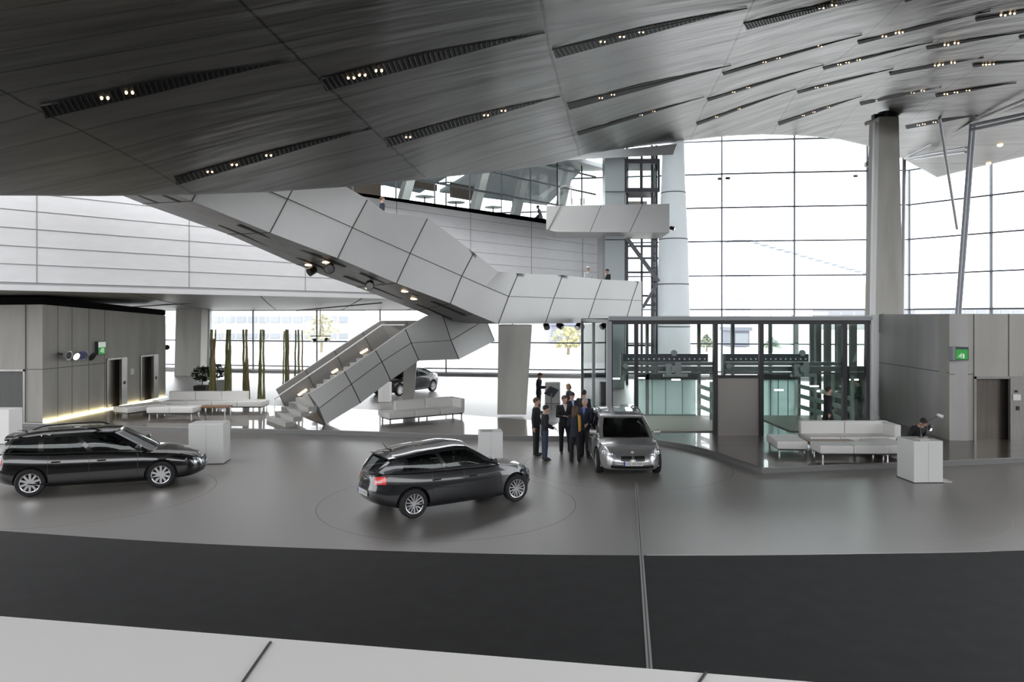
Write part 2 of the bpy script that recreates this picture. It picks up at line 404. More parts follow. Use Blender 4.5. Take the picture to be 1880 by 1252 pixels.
# glazed storey above
e = thing('window_60', None, None, WP(0,ZT), 0, kind='structure')
mu = MB(); g = MB(); ks = []
kv = -1.5
while kv < k1+.1: ks.append(kv); kv += 2.07*1.0
for k in ks: mu.bar(WP(k,ZT,-.15), WP(k,14.9,-.15), .07, .1)
for z in (11.85,13.1,14.35): mu.bar(WP(-6,z,-.15), WP(k1,z,-.15), .09, .11)
mu.build('mullion', mat('mullion_dark', (.03,.035,.04), .4, metal=.3), e)
g.add([WP(-6,ZT,-.2), WP(k1,ZT,-.2), WP(k1,14.9,-.2), WP(-6,14.9,-.2)], [(0,1,2,3)]); g.build('pane', M_GLASSG, e)
mb = MB(); mb.hull8([WP(-9,ZT-.3,-.4), WP(k1,ZT-.3,-.4), Vector((8,52,ZT-.3)), Vector((-30,58,ZT-.3))], [WP(-9,ZT-.05,-.4), WP(k1,ZT-.05,-.4), Vector((8,52,ZT-.05)), Vector((-30,58,ZT-.05))])
struct(mb.build('floor_upper', M_GREY))
mb = MB(); mb.hull8([WP(-9,14.9,.5), WP(k1,14.9,.5), Vector((8.6,53,14.9)), Vector((-30,58,14.9))], [WP(-9,15.2,.5), WP(k1,15.2,.5), Vector((8.6,53,15.2)), Vector((-30,58,15.2))])
struct(mb.build('ceiling_upper', M_LGREY))
M_BROWN = mat('brown_wall', (.13,.095,.075), .6)
mb = MB()
for ka, kb, za, zb2 in ((-2,3.2,10.5,14.8),(3.8,6.2,10.5,14.8),(6.8,9.3,10.5,12.6),(9.9,12.2,10.5,12.9),(6.8,13.5,12.9,14.8),(13.5,15.5,12.2,12.6),(16.5,18.4,12.0,12.9)):
    a, b = WP(ka,0,-3.6), WP(kb,0,-3.6); mb.prism([(a.x,a.y),(b.x,b.y),(b.x-.2,b.y+.2),(a.x-.2,a.y+.2)], za, zb2)
struct(mb.build('wall_inner', M_BROWN))
mb = MB(); mb.hull8([WP(11,12.7,-6), WP(16,12.4,-6), WP(17.5,14.8,-1.6), WP(9.5,14.8,-1.6)], [WP(11,12.9,-6), WP(16,12.6,-6), WP(17.5,15,-1.6), WP(9.5,15,-1.6)])
mb.hull8([WP(18,12.9,-7), WP(24,12.6,-4), WP(24.3,14.8,-1.2), WP(18.5,14.8,-1.6)], [WP(18,13.1,-7), WP(24,12.8,-4), WP(24.3,15,-1.2), WP(18.5,15,-1.6)])
struct(mb.build('ceiling_sloped', M_LGREY))
for i, k in enumerate((5.5,8.6,12,16.2,19.0,22.3)):
    a = WP(k,ZT,-1.4); b = WP(k+1.0,14.9,-1.2); m = MB(); m.bar(a, b, .5, .5)
    a2 = WP(k-.6,ZT,-2.2); m2 = MB()
    tag(m.build('slanted_column', M_WHITE), 'white slanted column behind the upper glazing, %s' % ['nearest the bridge top','second from the bridge top','third from the bridge top','third from the white balcony','second from the white balcony','closest to the white balcony'][i], 'column', 'slanted columns in the glazed upper storey')
# black furniture behind upper glazing
for i, (k, off) in enumerate(((13.2,-1.3),(15.2,-1.5),(17.4,-1.2))):
    c = WP(k, ZT, off); t = thing('cafe_table', 'table behind the upper glazing, %s' % ['left of the three','middle of the three','closest to the balcony'][i], 'table', c)
    m = MB(); m.lathe([(0,.7),(.55,.7),(.55,.74),(0,.74)], 20, c); m.build('tabletop', M_WHITE, t)
    m = MB(); m.lathe([(0,0),(.28,0),(.28,.03),(.04,.06),(.04,.7),(0,.7)], 14, c); m.build('pedestal', M_BLACK, t)
mb = MB(); c = WP(20.6,ZT,.02)

# ================================================================ gallery floor, plus unseen walls and roof added behind the viewer to block daylight
M_REAR = mat('unseen_rear', (.22,.215,.21), .7)
mb = MB(); mb.box((0,-8.2,3.4), (92,.4,7)); struct(mb.build('light_block_rear', M_REAR))  # added light blocker, kept low so sky light enters over its top
mb = MB(); mb.box((0,2,13.4), (92,21,.3)); struct(mb.build('light_block_roof', M_REAR))  # added unseen plane above the cloud roof, shuts out light
mb = MB(); mb.box((45.5,-1,6), (.4,14,13)); struct(mb.build('light_block_right', M_REAR))  # added unseen blocker that darkens the right side
mb = MB(); mb.box((0,-4,2.6), (90,8.6,.35)); struct(mb.build('floor_gallery', M_REAR))
# ================================================================ cloud roof
YE = [(-400,352),(0,359),(180,360),(350,358),(500,352),(650,342),(785,328),(900,317),(1000,304),(1110,277),(1180,268),(1250,260),(1330,250),(1400,247),(1470,249),(1540,256),(1610,272),(1660,293),(1720,326),(1800,306),(1880,288),(2300,200)]
DE = [(-400,17),(0,18.2),(350,19.2),(650,23),(785,26),(900,30),(1000,36),(1110,42),(1250,47.5),(1400,49.3),(1610,49),(1660,48.3),(1720,46.5),(1880,42),(2300,34)]
ZT_ = [(-400,8.7),(0,8.8),(440,9.0),(700,9.3),(995,10.4),(1200,11.6),(1400,12.6),(1660,12.4),(1880,11.9),(2300,11.5)]
def roof_d(px, py):
    ye = clampi(px, YE); qE = YH-ye; q = max(YH-py, qE)
    zE = HC+qE*clampi(px, DE)/F; zT = clampi(px, ZT_)
    t = min(1, (q-qE)/(YH-qE)); t = t*t*(3-2*t)*.5+t*.5
    return (lerp(zE, zT, t)-HC)*F/q
def RP(px, py, k=1.0): return P(px, py, roof_d(px, py)*k)
# panel seam lines running away from the viewer, and the index of the cross joints along them
SEAM = [[(-700,0),(-550,120),(-300,300),(-200,358)],
        [(-170,0),(0,168),(70,203),(150,240),(270,303),(360,358)],
        [(440,0),(595,150),(700,250),(785,328)],
        [(995,0),(1010,90),(1040,195),(1065,285)],
        [(1385,0),(1325,135),(1290,205),(1270,255)],
        [(1660,0),(1560,95),(1462,170),(1415,250)],
        [(1850,0),(1700,88),(1578,190),(1520,255)],
        [(2010,0),(1878,68),(1717,175),(1640,260)],
        [(2200,0),(2050,68),(1880,160),(1730,262)],
        [(2440,0),(2280,68),(2100,160),(1900,262)]]
def seam_x(i, y):
    s = SEAM[i]; ys = [(b, a) for a, b in s]
    return interp(y, ys)
VT = [[(-8,-120),(0,300),(4,420)],[(-8,-60),(0,205),(1,240),(2,275),(3,303),(4,332),(7,400)],[(-8,-130),(0,107),(1,152),(2,180),(3,208),(5,262),(8,328)],
      [(-8,-240),(1,57),(2,95),(6,195),(8,247),(10,300)],[(-8,-260),(3,48),(11,226),(13,270)],[(-8,-330),(7,68),(11,160),(14,228),(17,300)],
      [(-8,-420),(7.4,20),(9.4,75),(11.4,125),(14,180),(18,280)],[(-8,-460),(9.8,60),(11.8,112),(14,168),(16.4,228),(19,300)],
      [(-8,-460),(9.8,55),(11.8,105),(14,160),(16.4,215),(19,300)],[(-8,-470),(9.8,50),(11.8,98),(14,150),(16.4,205),(19,300)]]
def uvof(px, py):
    xs = [seam_x(i, py) for i in range(len(SEAM))]
    j = 0
    while j < len(xs)-2 and px > xs[j+1]: j += 1
    t = (px-xs[j])/(xs[j+1]-xs[j])
    def vv(i, px, py): return interp(py, [(b, a) for a, b in VT[i]])
    # slanted joints: same v on both seams, blend
    lo, hi = -14.0, 30.0
    for _ in range(22):
        v = (lo+hi)/2; ya = interp(v, VT[j]); yb = interp(v, VT[j+1])
        if lerp(ya, yb, t) < py: lo = v
        else: hi = v
    return (j+t, (lo+hi)/2)
me = bpy.data.meshes.new('ceiling_cloud')
pxs = list(range(-520, 3001, 20)); NR = 46
V = []; UV = []; Fc = []
for ix, px in enumerate(pxs):
    ye = clampi(px, YE)
    for r in range(NR):
        t = r/(NR-1); py = ye-(ye+1500)*(t**1.7)
        V.append(RP(px, py)); UV.append(uvof(px, py))
W = NR
for ix in range(len(pxs)-1):
    for r in range(NR-1): Fc.append((ix*W+r, (ix+1)*W+r, (ix+1)*W+r+1, ix*W+r+1))
# upturned outer shell behind the visible rim
base = len(V); K = [(.35,.25),(.8,1.0),(1.3,2.6),(1.7,5.0)]
for ix, px in enumerate(pxs):
    p = V[ix*W]; s = 1 if px < 1150 else .35
    for dd, dz in K: V.append(Vector((p.x*(1+dd*s/p.y), p.y+dd*s*.9, p.z+dz*(1 if px < 1150 else .3)))); UV.append((UV[ix*W][0], UV[ix*W][1]+dz))
for ix in range(len(pxs)-1):
    L = [ix*W]+[base+ix*4+k for k in range(4)]; R = [(ix+1)*W]+[base+(ix+1)*4+k for k in range(4)]
    for k in range(4): Fc.append((L[k], L[k+1], R[k+1], R[k]))
me.from_pydata([tuple(v) for v in V], [], Fc)
uvl = me.uv_layers.new(name='UVMap')
for l in me.loops: uvl.data[l.index].uv = UV[l.vertex_index]
me.polygons.foreach_set('use_smooth', [True]*len(me.polygons))
m = bpy.data.materials.new('roof_metal'); m.use_nodes = True; nt = m.node_tree; B = nt.nodes['Principled BSDF']; N = nt.nodes.new; L = nt.links.new
uvn = N('ShaderNodeUVMap'); sep = N('ShaderNodeSeparateXYZ'); L(uvn.outputs[0], sep.inputs[0])
def math_(op, a, b=None):
    n = N('ShaderNodeMath'); n.operation = op
    for i, x in enumerate((a, b)):
        if x is None: continue
        if isinstance(x, (int, float)): n.inputs[i].default_value = x
        else: L(x, n.inputs[i])
    return n.outputs[0]
def seamline(o, w):   # 1 on the joint
    f = math_('ABSOLUTE', math_('SUBTRACT', math_('FRACT', math_('ADD', o, .5)), .5)); return math_('LESS_THAN', f, w)
s1 = seamline(sep.outputs[0], .0065); s2 = seamline(sep.outputs[1], .035)
mp = N('ShaderNodeMapping'); mp.inputs['Scale'].default_value = (1.1,1.6,1); L(uvn.outputs[0], mp.inputs[0])
n1 = N('ShaderNodeTexNoise'); n1.inputs['Scale'].default_value = 1.4; n1.inputs['Detail'].default_value = 4; L(mp.outputs[0], n1.inputs['Vector'])
fl = N('ShaderNodeVectorMath'); fl.operation = 'FLOOR'; L(uvn.outputs[0], fl.inputs[0])
wn = N('ShaderNodeTexWhiteNoise'); wn.noise_dimensions = '2D'; L(fl.outputs[0], wn.inputs['Vector'])
rp = N('ShaderNodeValToRGB'); rp.color_ramp.elements[0].position = .25; rp.color_ramp.elements[1].position = .75
rp.color_ramp.elements[0].color = (.08,.078,.075,1); rp.color_ramp.elements[1].color = (.155,.151,.145,1)
mixv = math_('ADD', math_('MULTIPLY', n1.outputs['Fac'], .85), math_('MULTIPLY', wn.outputs['Value'], .15)); L(mixv, rp.inputs[0])
mx = N('ShaderNodeMix'); mx.data_type = 'RGBA'; mx.inputs['B'].default_value = (.03,.03,.03,1); L(rp.outputs[0], mx.inputs['A'])
L(math_('MAXIMUM', s1, math_('MULTIPLY', s2, .6)), mx.inputs['Factor']); L(mx.outputs['Result'], B.inputs['Base Color'])
B.inputs['Metallic'].default_value = .55; B.inputs['Roughness'].default_value = .42
mp2 = N('ShaderNodeMapping'); mp2.inputs['Scale'].default_value = (1.2,1.3,1); L(uvn.outputs[0], mp2.inputs[0])
n2 = N('ShaderNodeTexNoise'); n2.inputs['Scale'].default_value = 1.0; n2.inputs['Detail'].default_value = 2.5; L(mp2.outputs[0], n2.inputs['Vector'])
bp = N('ShaderNodeBump'); bp.inputs['Strength'].default_value = .35; bp.inputs['Distance'].default_value = .25
L(n2.outputs['Fac'], bp.inputs['Height']); L(bp.outputs[0], B.inputs['Normal'])
me.materials.append(m); M_ROOF = m
ro = bpy.data.objects.new('ceiling', me); COL.objects.link(ro); struct(ro, 'curved metal roof with ribbed light slots')

# ---- recessed louvre light slots: start (wide end), tip, thickness, lamp positions
SL = [((75,206),(532,112),24,(.25,.355),'uppermost of the far left ones, in the dark belly'),
      ((320,333),(682,236),14,(.19,.32,.48),'lowest of the far left ones, above the stair bridge top'),
      ((590,156),(1000,60),23,(.14,.19,.27),'wide one in the upper middle of the dark roof'),
      ((707,263),(1028,177),15,(.14,.58,.68),'lower middle one, over the glazed upper storey'),
      ((1015,99),(1372,15),17,(.27,.36,.46),'topmost one right of the middle seam'),
      ((1041,196),(1342,120),12,(.2,.28),'second one down right of the middle seam'),
      ((1060,246),(1293,178),9,(.5,.6),'third one down right of the middle seam'),
      ((1366,49),(1602,-6),13,(.6,.72),'cut by the top edge, right of the third seam'),
      ((1326,136),(1582,64),8,(.3,.42,.72),'upper long one right of the third seam'),
      ((1298,184),(1512,119),7,(.24,.37),'middle long one right of the third seam'),
      ((1278,228),(1462,163),7,(.22,.44),'lowest long one, above the glass arch'),
      ((1574,79),(1818,20),8,(.2,.3,.34),'bright upper right one with three close lamps'),
      ((1510,126),(1712,77),7,(.17,.24,.33),'just under the bright upper right one'),
      ((1463,170),(1640,126),7,(.2,.3),'two below the bright upper right one'),
      ((1428,228),(1582,177),8,(.3,.44,.6),'right above the peak of the glass arch'),
      ((1660,2),(1700,-8),8,(),'short piece cut by the top of the view'),
      ((1790,37),(1960,8),8,(.3,.42),'beside the upper right corner'),
      ((1700,89),(1885,58),7,(.22,.3),'just below the upper right corner'),
      ((1632,136),(1806,106),8,(.5,.56,.68),'upper one over the tall concrete column'),
      ((1578,191),(1728,160),8,(.66,.78),'one ending above the tall concrete column'),
      ((1587,229),(1612,219),7,(),'stub beside the tall concrete column head'),
      ((1785,121),(1895,111),7,(.2,.26,.33),'short one near the right edge, middle height'),
      ((1717,176),(1866,152),8,(.14,.26,.4),'over the white strut, with three lamps'),
      ((1662,234),(1795,212),9,(.18,.26,.4),'lowest right one, beside the tall concrete column'),
      ((1870,70),(1990,50),7,(),'end piece at the right edge, upper')]
M_RECESS = mat('slot_black', (.006,.006,.006), .8)
M_FIN = mat('slot_fin', (.03,.03,.03), .5, metal=.4)
for (x0, y0), (x1, y1), th, lamps, desc in SL:
    if th < 11: th *= .72
    e = thing('ceiling_light', 'black ribbed roof slot, '+desc, 'light', RP(x0, y0), group='tapering light slots in the roof')
    n = 40; top = []; bot = []
    for i in range(n+1):
        t = i/n; x = lerp(x0, x1, t); y = lerp(y0, y1, t)-th*.15*math.sin(math.pi*t)
        w = th*(1-max(0, (t-.45)/.55)**1.15)*(1-.12*t)
        top.append((x, y-w*.5*(1 if t > 0 else 1))); bot.append((x+w*.35*(1-t), y+w*.5))
    m = MB(); m.grid([[RP(*a, .9965) for a in top], [RP(*b, .9965) for b in bot]]); m.build('recess', M_RECESS, e)
    m = MB(); nf = 44 if th > 12 else 0
    for k in range(nf):
        t = (k+.5)/nf; i = t*n; ii = int(i); f = i-ii
        a = (lerp(top[ii][0], top[ii+1][0], f)-0.3*th*(1-t), lerp(top[ii][1], top[ii+1][1], f)); b = (lerp(bot[ii][0], bot[ii+1][0], f), lerp(bot[ii][1], bot[ii+1][1], f))
        if b[1]-a[1] < 2.5: continue
        pa, pb_ = RP(*a, .9958), RP(*b, .9958); m.bar(pa.lerp(pb_, .08), pa.lerp(pb_, .92), .02, .03)
    m.bar(RP(*top[0], .995), RP(*top[-1], .995), .012, .03)
    m.build('louvre', M_FIN, e)
    for t in lamps:
        ii = int(t*n); c = ((top[ii][0]+bot[ii][0])/2, (top[ii][1]+bot[ii][1])/2); r = max(.06, th*.24*roof_d(*c)/F)
        for dx in (-.9,.9):
            m = MB(); q = RP(c[0]+dx*r*F/roof_d(*c), c[1], .994); m.ell(q, (r*.42, r*.42, r*.55), 8, 6); m.build('lamp', M_WARM, e)
# little sensor domes in the roof
m = None
for i, (x, y, dsc) in enumerate(((1836,266,'upper'),(1815,300,'lower'))):
    m = MB(); m.ell(RP(x, y, .995), (.14,.14,.1), 10, 6); tag(m.build('downlight', M_WARM), '%s of two tiny round downlights in the roof tip at the right edge' % dsc, 'light', 'tiny round downlights')
# ================================================================ upper stair bridge
DB = [(237,21.6),(352,22.8),(495,24.6),(620,26.8),(728,28),(827,29.4),(915,31),(1001,34),(1077,37),(1148,39.5),(1178,40.6)]
def bp_(x, y): return P(x, y, interp(x, DB))
ST = [((303,196),(270,259),(237,322),(140,325)),((420,243),(386,306),(352.5,369),(262,374)),((562,301),(528,365),(495.6,427),(418,430)),
      ((675,365.5),(646.8,417.6),(620,474),(545,486)),((708.7,390),(680,433),(656,489),(590,504)),((785.4,399.8),(753,465),(728,519.8),(655,527)),
      ((870,463.7),(847.7,506.8),(827,557),(765,570)),((914.8,498.8),(891,526),(871,577),(815,592)),((951.5,502),(934,544),(915,594.7),(900,594.5)),
      ((1033,505),(1017,547),(1001,594),(985,593.5)),((1105,513),(1092,549),(1077.7,592.5),(1062,592)),((1172,516),(1160,551),(1148,592),(1132,592)),((1178,516.3),(1178,552),(1178,592),(1172,592))]
eb = thing('stair_bridge', 'big folded white stair bridge coming down from the roof over the hall', 'bridge', bp_(915,594.7))
T = [bp_(*s[0]) for s in ST]; Mi_ = [bp_(*s[1]) for s in ST]; Bt = [bp_(*s[2]) for s in ST]
U = [P(s[3][0], s[3][1], interp(s[2][0], DB)+3.3) for s in ST]
def offs(i):  # horizontal direction away from camera, perpendicular to run
    a = Bt[max(i-1,0)]; b = Bt[min(i+1,len(Bt)-1)]; t = (b-a); t.z = 0; t.normalize(); return Vector((-t.y, t.x, 0))
m = MB(); th = .16
Ti = [T[i]+offs(i)*th for i in range(len(T))]; Bi = [Bt[i]+offs(i)*th for i in range(len(T))]
m.bil([T, Mi_, Bt]); m.grid([T, Ti], 0); m.grid([Ti, [b+Vector((0,0,.3)) for b in Bi]], 2)
for i in (0,1,2,3,5,6,8,9,10,11):
    m.bar(T[i].lerp(Mi_[i], .03)-offs(i)*.004, Mi_[i]-offs(i)*.004, .035, .02, 1, up=offs(i)); m.bar(Mi_[i]-offs(i)*.004, Bt[i]-offs(i)*.004, .035, .02, 1, up=offs(i))
for i in range(len(T)-1): m.bar(Mi_[i]-offs(i)*.004, Mi_[i+1]-offs(i)*.004, .035, .02, 1)
m.add([T[-1], Bt[-1], U[-1], U[-1]+Vector((0,0,T[-1].z-Bt[-1].z))], [(0,1,2,3)])
m.build('balustrade', [M_SHELL, M_SEAM, M_SHELLIN], eb, smooth=True, angle=4)
m = MB(); m.grid([Bt, U])
for i in (1,2,3,5,6): 
    m.bar(Bt[i]-Vector((0,0,.006)), U[i]-Vector((0,0,.006)), .02, .02, 1)
m.build('soffit', [M_UNDER, M_SEAM], eb)
m = MB(); Ub = [u+Vector((0,0,T[i].z-Bt[i].z)) for i, u in enumerate(U)]; m.grid([U, Ub]); m.build('rear_balustrade', M_SHELL, eb)
m = MB(); m.grid([[b+Vector((0,0,lerp(0,1,.52)*(T[i].z-Bt[i].z))) for i, b in enumerate(Bi)], [u+Vector((0,0,.52*(T[i].z-Bt[i].z))) for i, u in enumerate(U)]]); m.build('deck', M_GREY, eb)
def under(t, s, i):   # point on soffit strip between station i and i+1
    a = Bt[i].lerp(Bt[i+1], t); b = U[i].lerp(U[i+1], t); return a.lerp(b, s)
M_SLOT = mat('soffit_slot', (.02,.02,.02), .6)
for (i, t0, j, t1) in ((0,.35,1,.0),(2,-.28,2,.45),(2,.55,3,.8),(4,.3,5,.55),(5,.8,6,.9)):
    for s in (.22,.66):
        q = MB(); a = under(t0, s, i); b = under(t1, s, j); dz = Vector((0,0,.012)); q.bar(a-dz, b-dz, .22, .02)
        q.build('soffit_slot', M_SLOT, eb)
# spotlights
def spot(c, aim, label, r=.13, l=.26, group=None, up=.15):
    e = thing('spotlight', label, 'spotlight', c, group=group)
    d = Vector(aim).normalized(); c = Vector(c); b = c+Vector((0,0,-up))
    q = MB(); q.tube([c, b], .02, 6); q.bar(b+Vector((-r*1.1,0,0)), b+Vector((r*1.1,0,0)), .03); q.build('bracket', M_BLACK, e)
    q = MB(); n = 12; q.tube([b-d*l*.5, b-d*l*.3, b+d*l*.5], [r*.7, r, r], n); q.build('lamp_housing', M_BLACK, e)
    q = MB(); q.tube([b+d*(l*.5+.002), b+d*(l*.5+.012)], [r*.85, r*.85], n); q.build('lens', M_CHROME, e)
    return e
GS = 'black spotlights under the bridge'
for px, d, aim, lb in ((1003,35.2,(.2,-1,-.8),'black spotlight under the level part of the bridge, nearest the concrete column'),(1028,36.2,(1,-.5,-.7),'black spotlight under the bridge, second from the concrete column'),
                       (1062,37.4,(-.6,-1,-.9),'black spotlight under the bridge, third from the concrete column'),(1100,38.6,(.1,-1,-.6),'black spotlight under the bridge, closest to the pavilion')):
    spot(PZ(px, d, zat(594, 34 if px<1050 else 37)), aim, lb, .15, .34, GS, .12)
spot(under(.25,.75,3)-Vector((0,0,.02)), (-.6,-.6,-.5), 'chrome-fronted spotlight on the sloping soffit, left one of the pair', .17, .34, GS, .18)
spot(under(.22,.3,3)-Vector((0,0,.02)), (.3,-1,-.3), 'black spotlight on the sloping soffit, right one of the pair', .2, .34, GS, .2)
spot(under(-.2,.35,5)-Vector((0,0,.02)), (.2,-1,-.4), 'single black round spotlight lower down the sloping soffit', .17, .3, GS, .16)
for i, (a, s, k, ds) in enumerate(((.1,.75,3,'upper left'),(.12,.32,3,'upper right'),(.3,.2,5,'lower upper'),(.05,.75,5,'lower left'),(.6,.4,5,'lowest'))):
    q = MB(); c = under(a, s, k)-Vector((0,0,.03)); q.ell(c, (.16,.1,.05), 10, 6); tag(q.build('downlight', M_WARM), 'tiny warm downlight in the bridge soffit, %s' % ds, 'light', 'warm downlights in the bridge soffit')

# ================================================================ lower flight
DQ = [(560,28.5),(600,28.8),(768,31.2),(842,33),(912,36.5)]
def qp(x, y): return P(x, y, interp(x, DQ))
SQ = [((567,723),(586,749),(598,779)),((632,682),(645,705),(662,740)),((689,643),(701,664),(717,698)),((744,604),(755,629.5),(769,662)),((785,580),(792,627),(803,661)),((811,575),(828,625),(842.7,659.5)),((880,545),(892,586),(908,626))]
et = thing('lower_staircase', 'white panelled lower stair flight rising from the raised platform to the bridge', 'staircase', qp(598,779))
QT = [qp(*s[0]) for s in SQ]; QM = [qp(*s[1]) for s in SQ]; QB = [qp(*s[2]) for s in SQ]
def qoff(i):
    a = QB[max(i-1,0)]; b = QB[min(i+1,len(QB)-1)]; t = b-a; t.z = 0; t.normalize(); return Vector((-t.y, t.x, 0))
m = MB(); QTi = [QT[i]+qoff(i)*.13 for i in range(7)]; QBi = [QB[i]+qoff(i)*.13 for i in range(7)]
m.bil([QT, QM, QB]); m.grid([QT, QTi], 3); m.grid([QTi, QBi], 2); m.add([QT[0], QM[0], QB[0], QBi[0], QTi[0]], [(0,1,2,3,4)], 4)
m.grid([QB, QBi])
for i in (1,2,3,5,6):
    m.bar(QT[i]-qoff(i)*.004, QM[i]-qoff(i)*.004, .035, .02, 1, up=qoff(i)); m.bar(QM[i]-qoff(i)*.004, QB[i]-qoff(i)*.004, .035, .02, 1, up=qoff(i))
for i in range(6): m.bar(QM[i]-qoff(i)*.004, QM[i+1]-qoff(i)*.004, .035, .02, 1)
m.build('front_balustrade', [M_SHELL, M_SEAM, M_SHELLIN, M_WHITE, mat('balustrade_end', (.12,.12,.12), .5)], et)
# rear balustrade, inner face towards the viewer
bt = [P(508,714.6,31.2), P(604,650,32.2), P(699,588.8,33.6), P(790,588,35.5)]
bb = [P(530,757,31.0), P(628,697,32.0), P(725,640,33.4), P(800,640,35.5)]
m = MB(); n_ = Vector((-.55,.83,0))*.14; m.grid([bt, bb]); m.grid([bt, [p+n_ for p in bt]], 2); m.grid([[p+n_ for p in bt], [p+n_ for p in bb]]); m.add([bt[0], bb[0], bb[0]+n_, bt[0]+n_], [(0,1,2,3)], 3)
for t in (.27,.55,.82,1.25,1.6):
    i = min(int(t*1.0*2), 2); f = t*2-i
    if f > 1: continue
    m.bar(bt[i].lerp(bt[i+1], f)-n_*.03, bb[i].lerp(bb[i+1], f)-n_*.03, .03, .02, 1)
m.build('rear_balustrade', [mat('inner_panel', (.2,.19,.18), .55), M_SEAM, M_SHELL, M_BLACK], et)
m = MB(); hr = [P(514,725,30.9), P(606,663,31.9), P(701,597,33.2), P(742,597,34)]
m.tube(hr, .035, 8); m.tube([P(503.6,733,30.6), P(514,725,30.9)], .03, 8); m.tube([P(504,733,30.6), G(504,776,.17)], .02, 6)
m.build('handrail', M_WHITE, et)
for i, (x0, y0, x1, y1) in enumerate(((546,727,563,715),(602,689,620,678),(656,652,675,641))):
    m = MB(); dd = (31.35,32.0,32.75)[i]; a, b = P(x0,y0,dd), P(x1,y1,dd); m.bar(a, b, .04, .1)
    m.build('strip_light', M_WARM, et)
# steps
s0 = G(528,779,.17); s1_ = QB[3].copy(); run = Vector((QB[3].x-QB[0].x, QB[3].y-QB[0].y, 0)); run.normalize(); sd = Vector((-run.y, run.x, 0))
org = Vector((QB[0].x, QB[0].y, .17))-run*1.55+sd*.12
m = MB()
for k in range(15):
    z = .17+.17*(k+1); a = org+run*(.3*k)+(Vector((0,0,0))); wd = 2.25
    pts4 = [a, a+run*.34, a+run*.34+sd*wd, a+sd*wd]
    m.prism([(p.x, p.y) for p in pts4], z-.17 if k > 0 else .17, z)
m.build('steps', mat('stair_tread', (.42,.415,.4), .5), et)
# glass side panel of the first steps
m = MB(); m.add([G(504,776,.17), G(540,779,.17), P(548,740,29.6), P(504,733,30.6)], [(0,1,2,3)]); m.build('glass_panel', M_GLASS, et)
# soffit of the flight
m = MB(); off_ = Vector((-.55,.83,0))*2.3; m.grid([QBi[0:7], [p+qoff(i)*2.3 for i, p in enumerate(QBi)]]); m.build('soffit', M_SHELL, et)
spot(P(577,622,47), (-.6,-.8,-.2), 'small cluster spotlight hung in front of the far glass, beside the bamboo', .12, .3, None, .1)
spot(P(600,621,47.2), (.8,-.6,-.2), 'small spotlight hung in front of the far glass, over the stair flight', .12, .3, None, .1)
m = MB(); m.tube([P(570,617,47), P(607,617,47.2)], .03, 6); m.tube([P(588,617,47.1), P(588,566,47.1)], .025, 6); tag(m.build('light_rail', M_DARK), 'short rail carrying two small spotlights before the far glass', 'rail')

# ================================================================ concrete columns
def column(name, label, foot, head, zf, zh, m_=M_CONC, chamf=.0):
    # foot/head : (xL, xR, depth, thickness) picture columns with real depth
    def q(px0, px1, d, th, z): 
        a = PZ(px0, d, z); b = PZ(px1, d, z); return [a, b, b+Vector((-.1,th,0)), a+Vector((.1,th,0))]
    m = MB(); m.hull8(q(*foot, zf), q(*head, zh)); 
    return tag(m.build(name, m_), label, 'column')
column('concrete_column', 'leaning concrete column holding up the bridge, wider at its head', (913,966,31.5,1.6), (915,977,31.9,1.6), .17, zat(596,31.9))
column('concrete_column', 'wide concrete column by the far glass, right of the left lift block', (320,367,54,1.4), (323,370,54,1.4), 0, 5.0, M_CONC)
column('steel_clad_post', 'pale post standing close behind the wide far column', (368,385,56.2,.6), (368,385,56.2,.6), 0, 4.95, M_LGREY)
column('concrete_column', 'short tapering column under the lower stair flight in front of the black car', (738,759,35.5,.9), (742,765,35.2,1.0), 0, zat(663,33.4))
column('concrete_column', 'tall concrete column reaching up to the roof at the arch', (1607,1663,36,1.5), (1614,1650,36,1.2), 0, zat(214,36))
m = MB(); c = PZ(1630,36.6,zat(214,36)); m.tube([c-Vector((0,0,.05)), c+Vector((0,0,.35))], [.45,.5], 16); 
m.box(c+Vector((-.6,-.2,.1)), (.5,.3,.2)); tag(m.build('bearing', M_BLACK), 'black round bearing on top of the tall concrete column', 'bearing')
m = MB(); a = PZ(1599,35.7,0); b = PZ(1608,35.7,zat(225,35.7)); m.bar(a, b, .2, .2); tag(m.build('white_pipe', M_WHITE), 'white strip running up the left flank of the tall concrete column', 'pipe')
# pale inclined wall by the pavilion
m = MB(); d = 43.4
m.hull8([P(1078,598,d), P(1118,598,d), P(1118,690,d), P(1108,684,d)], [P(1078,598,d+.6), P(1118,598,d+.6), P(1118,690,d+.6), P(1108,684,d+.6)])
m.hull8([P(1108,684,d), P(1118,690,d), PZ(1118,d,0), PZ(1109,d,0)], [P(1108,684,d+.6), P(1118,690,d+.6), PZ(1118,d+.6,0), PZ(1109,d+.6,0)])
tag(m.build('slanted_support', M_CONC_L), 'pale slanted support wall beside the pavilion, narrowing to the floor', 'support')

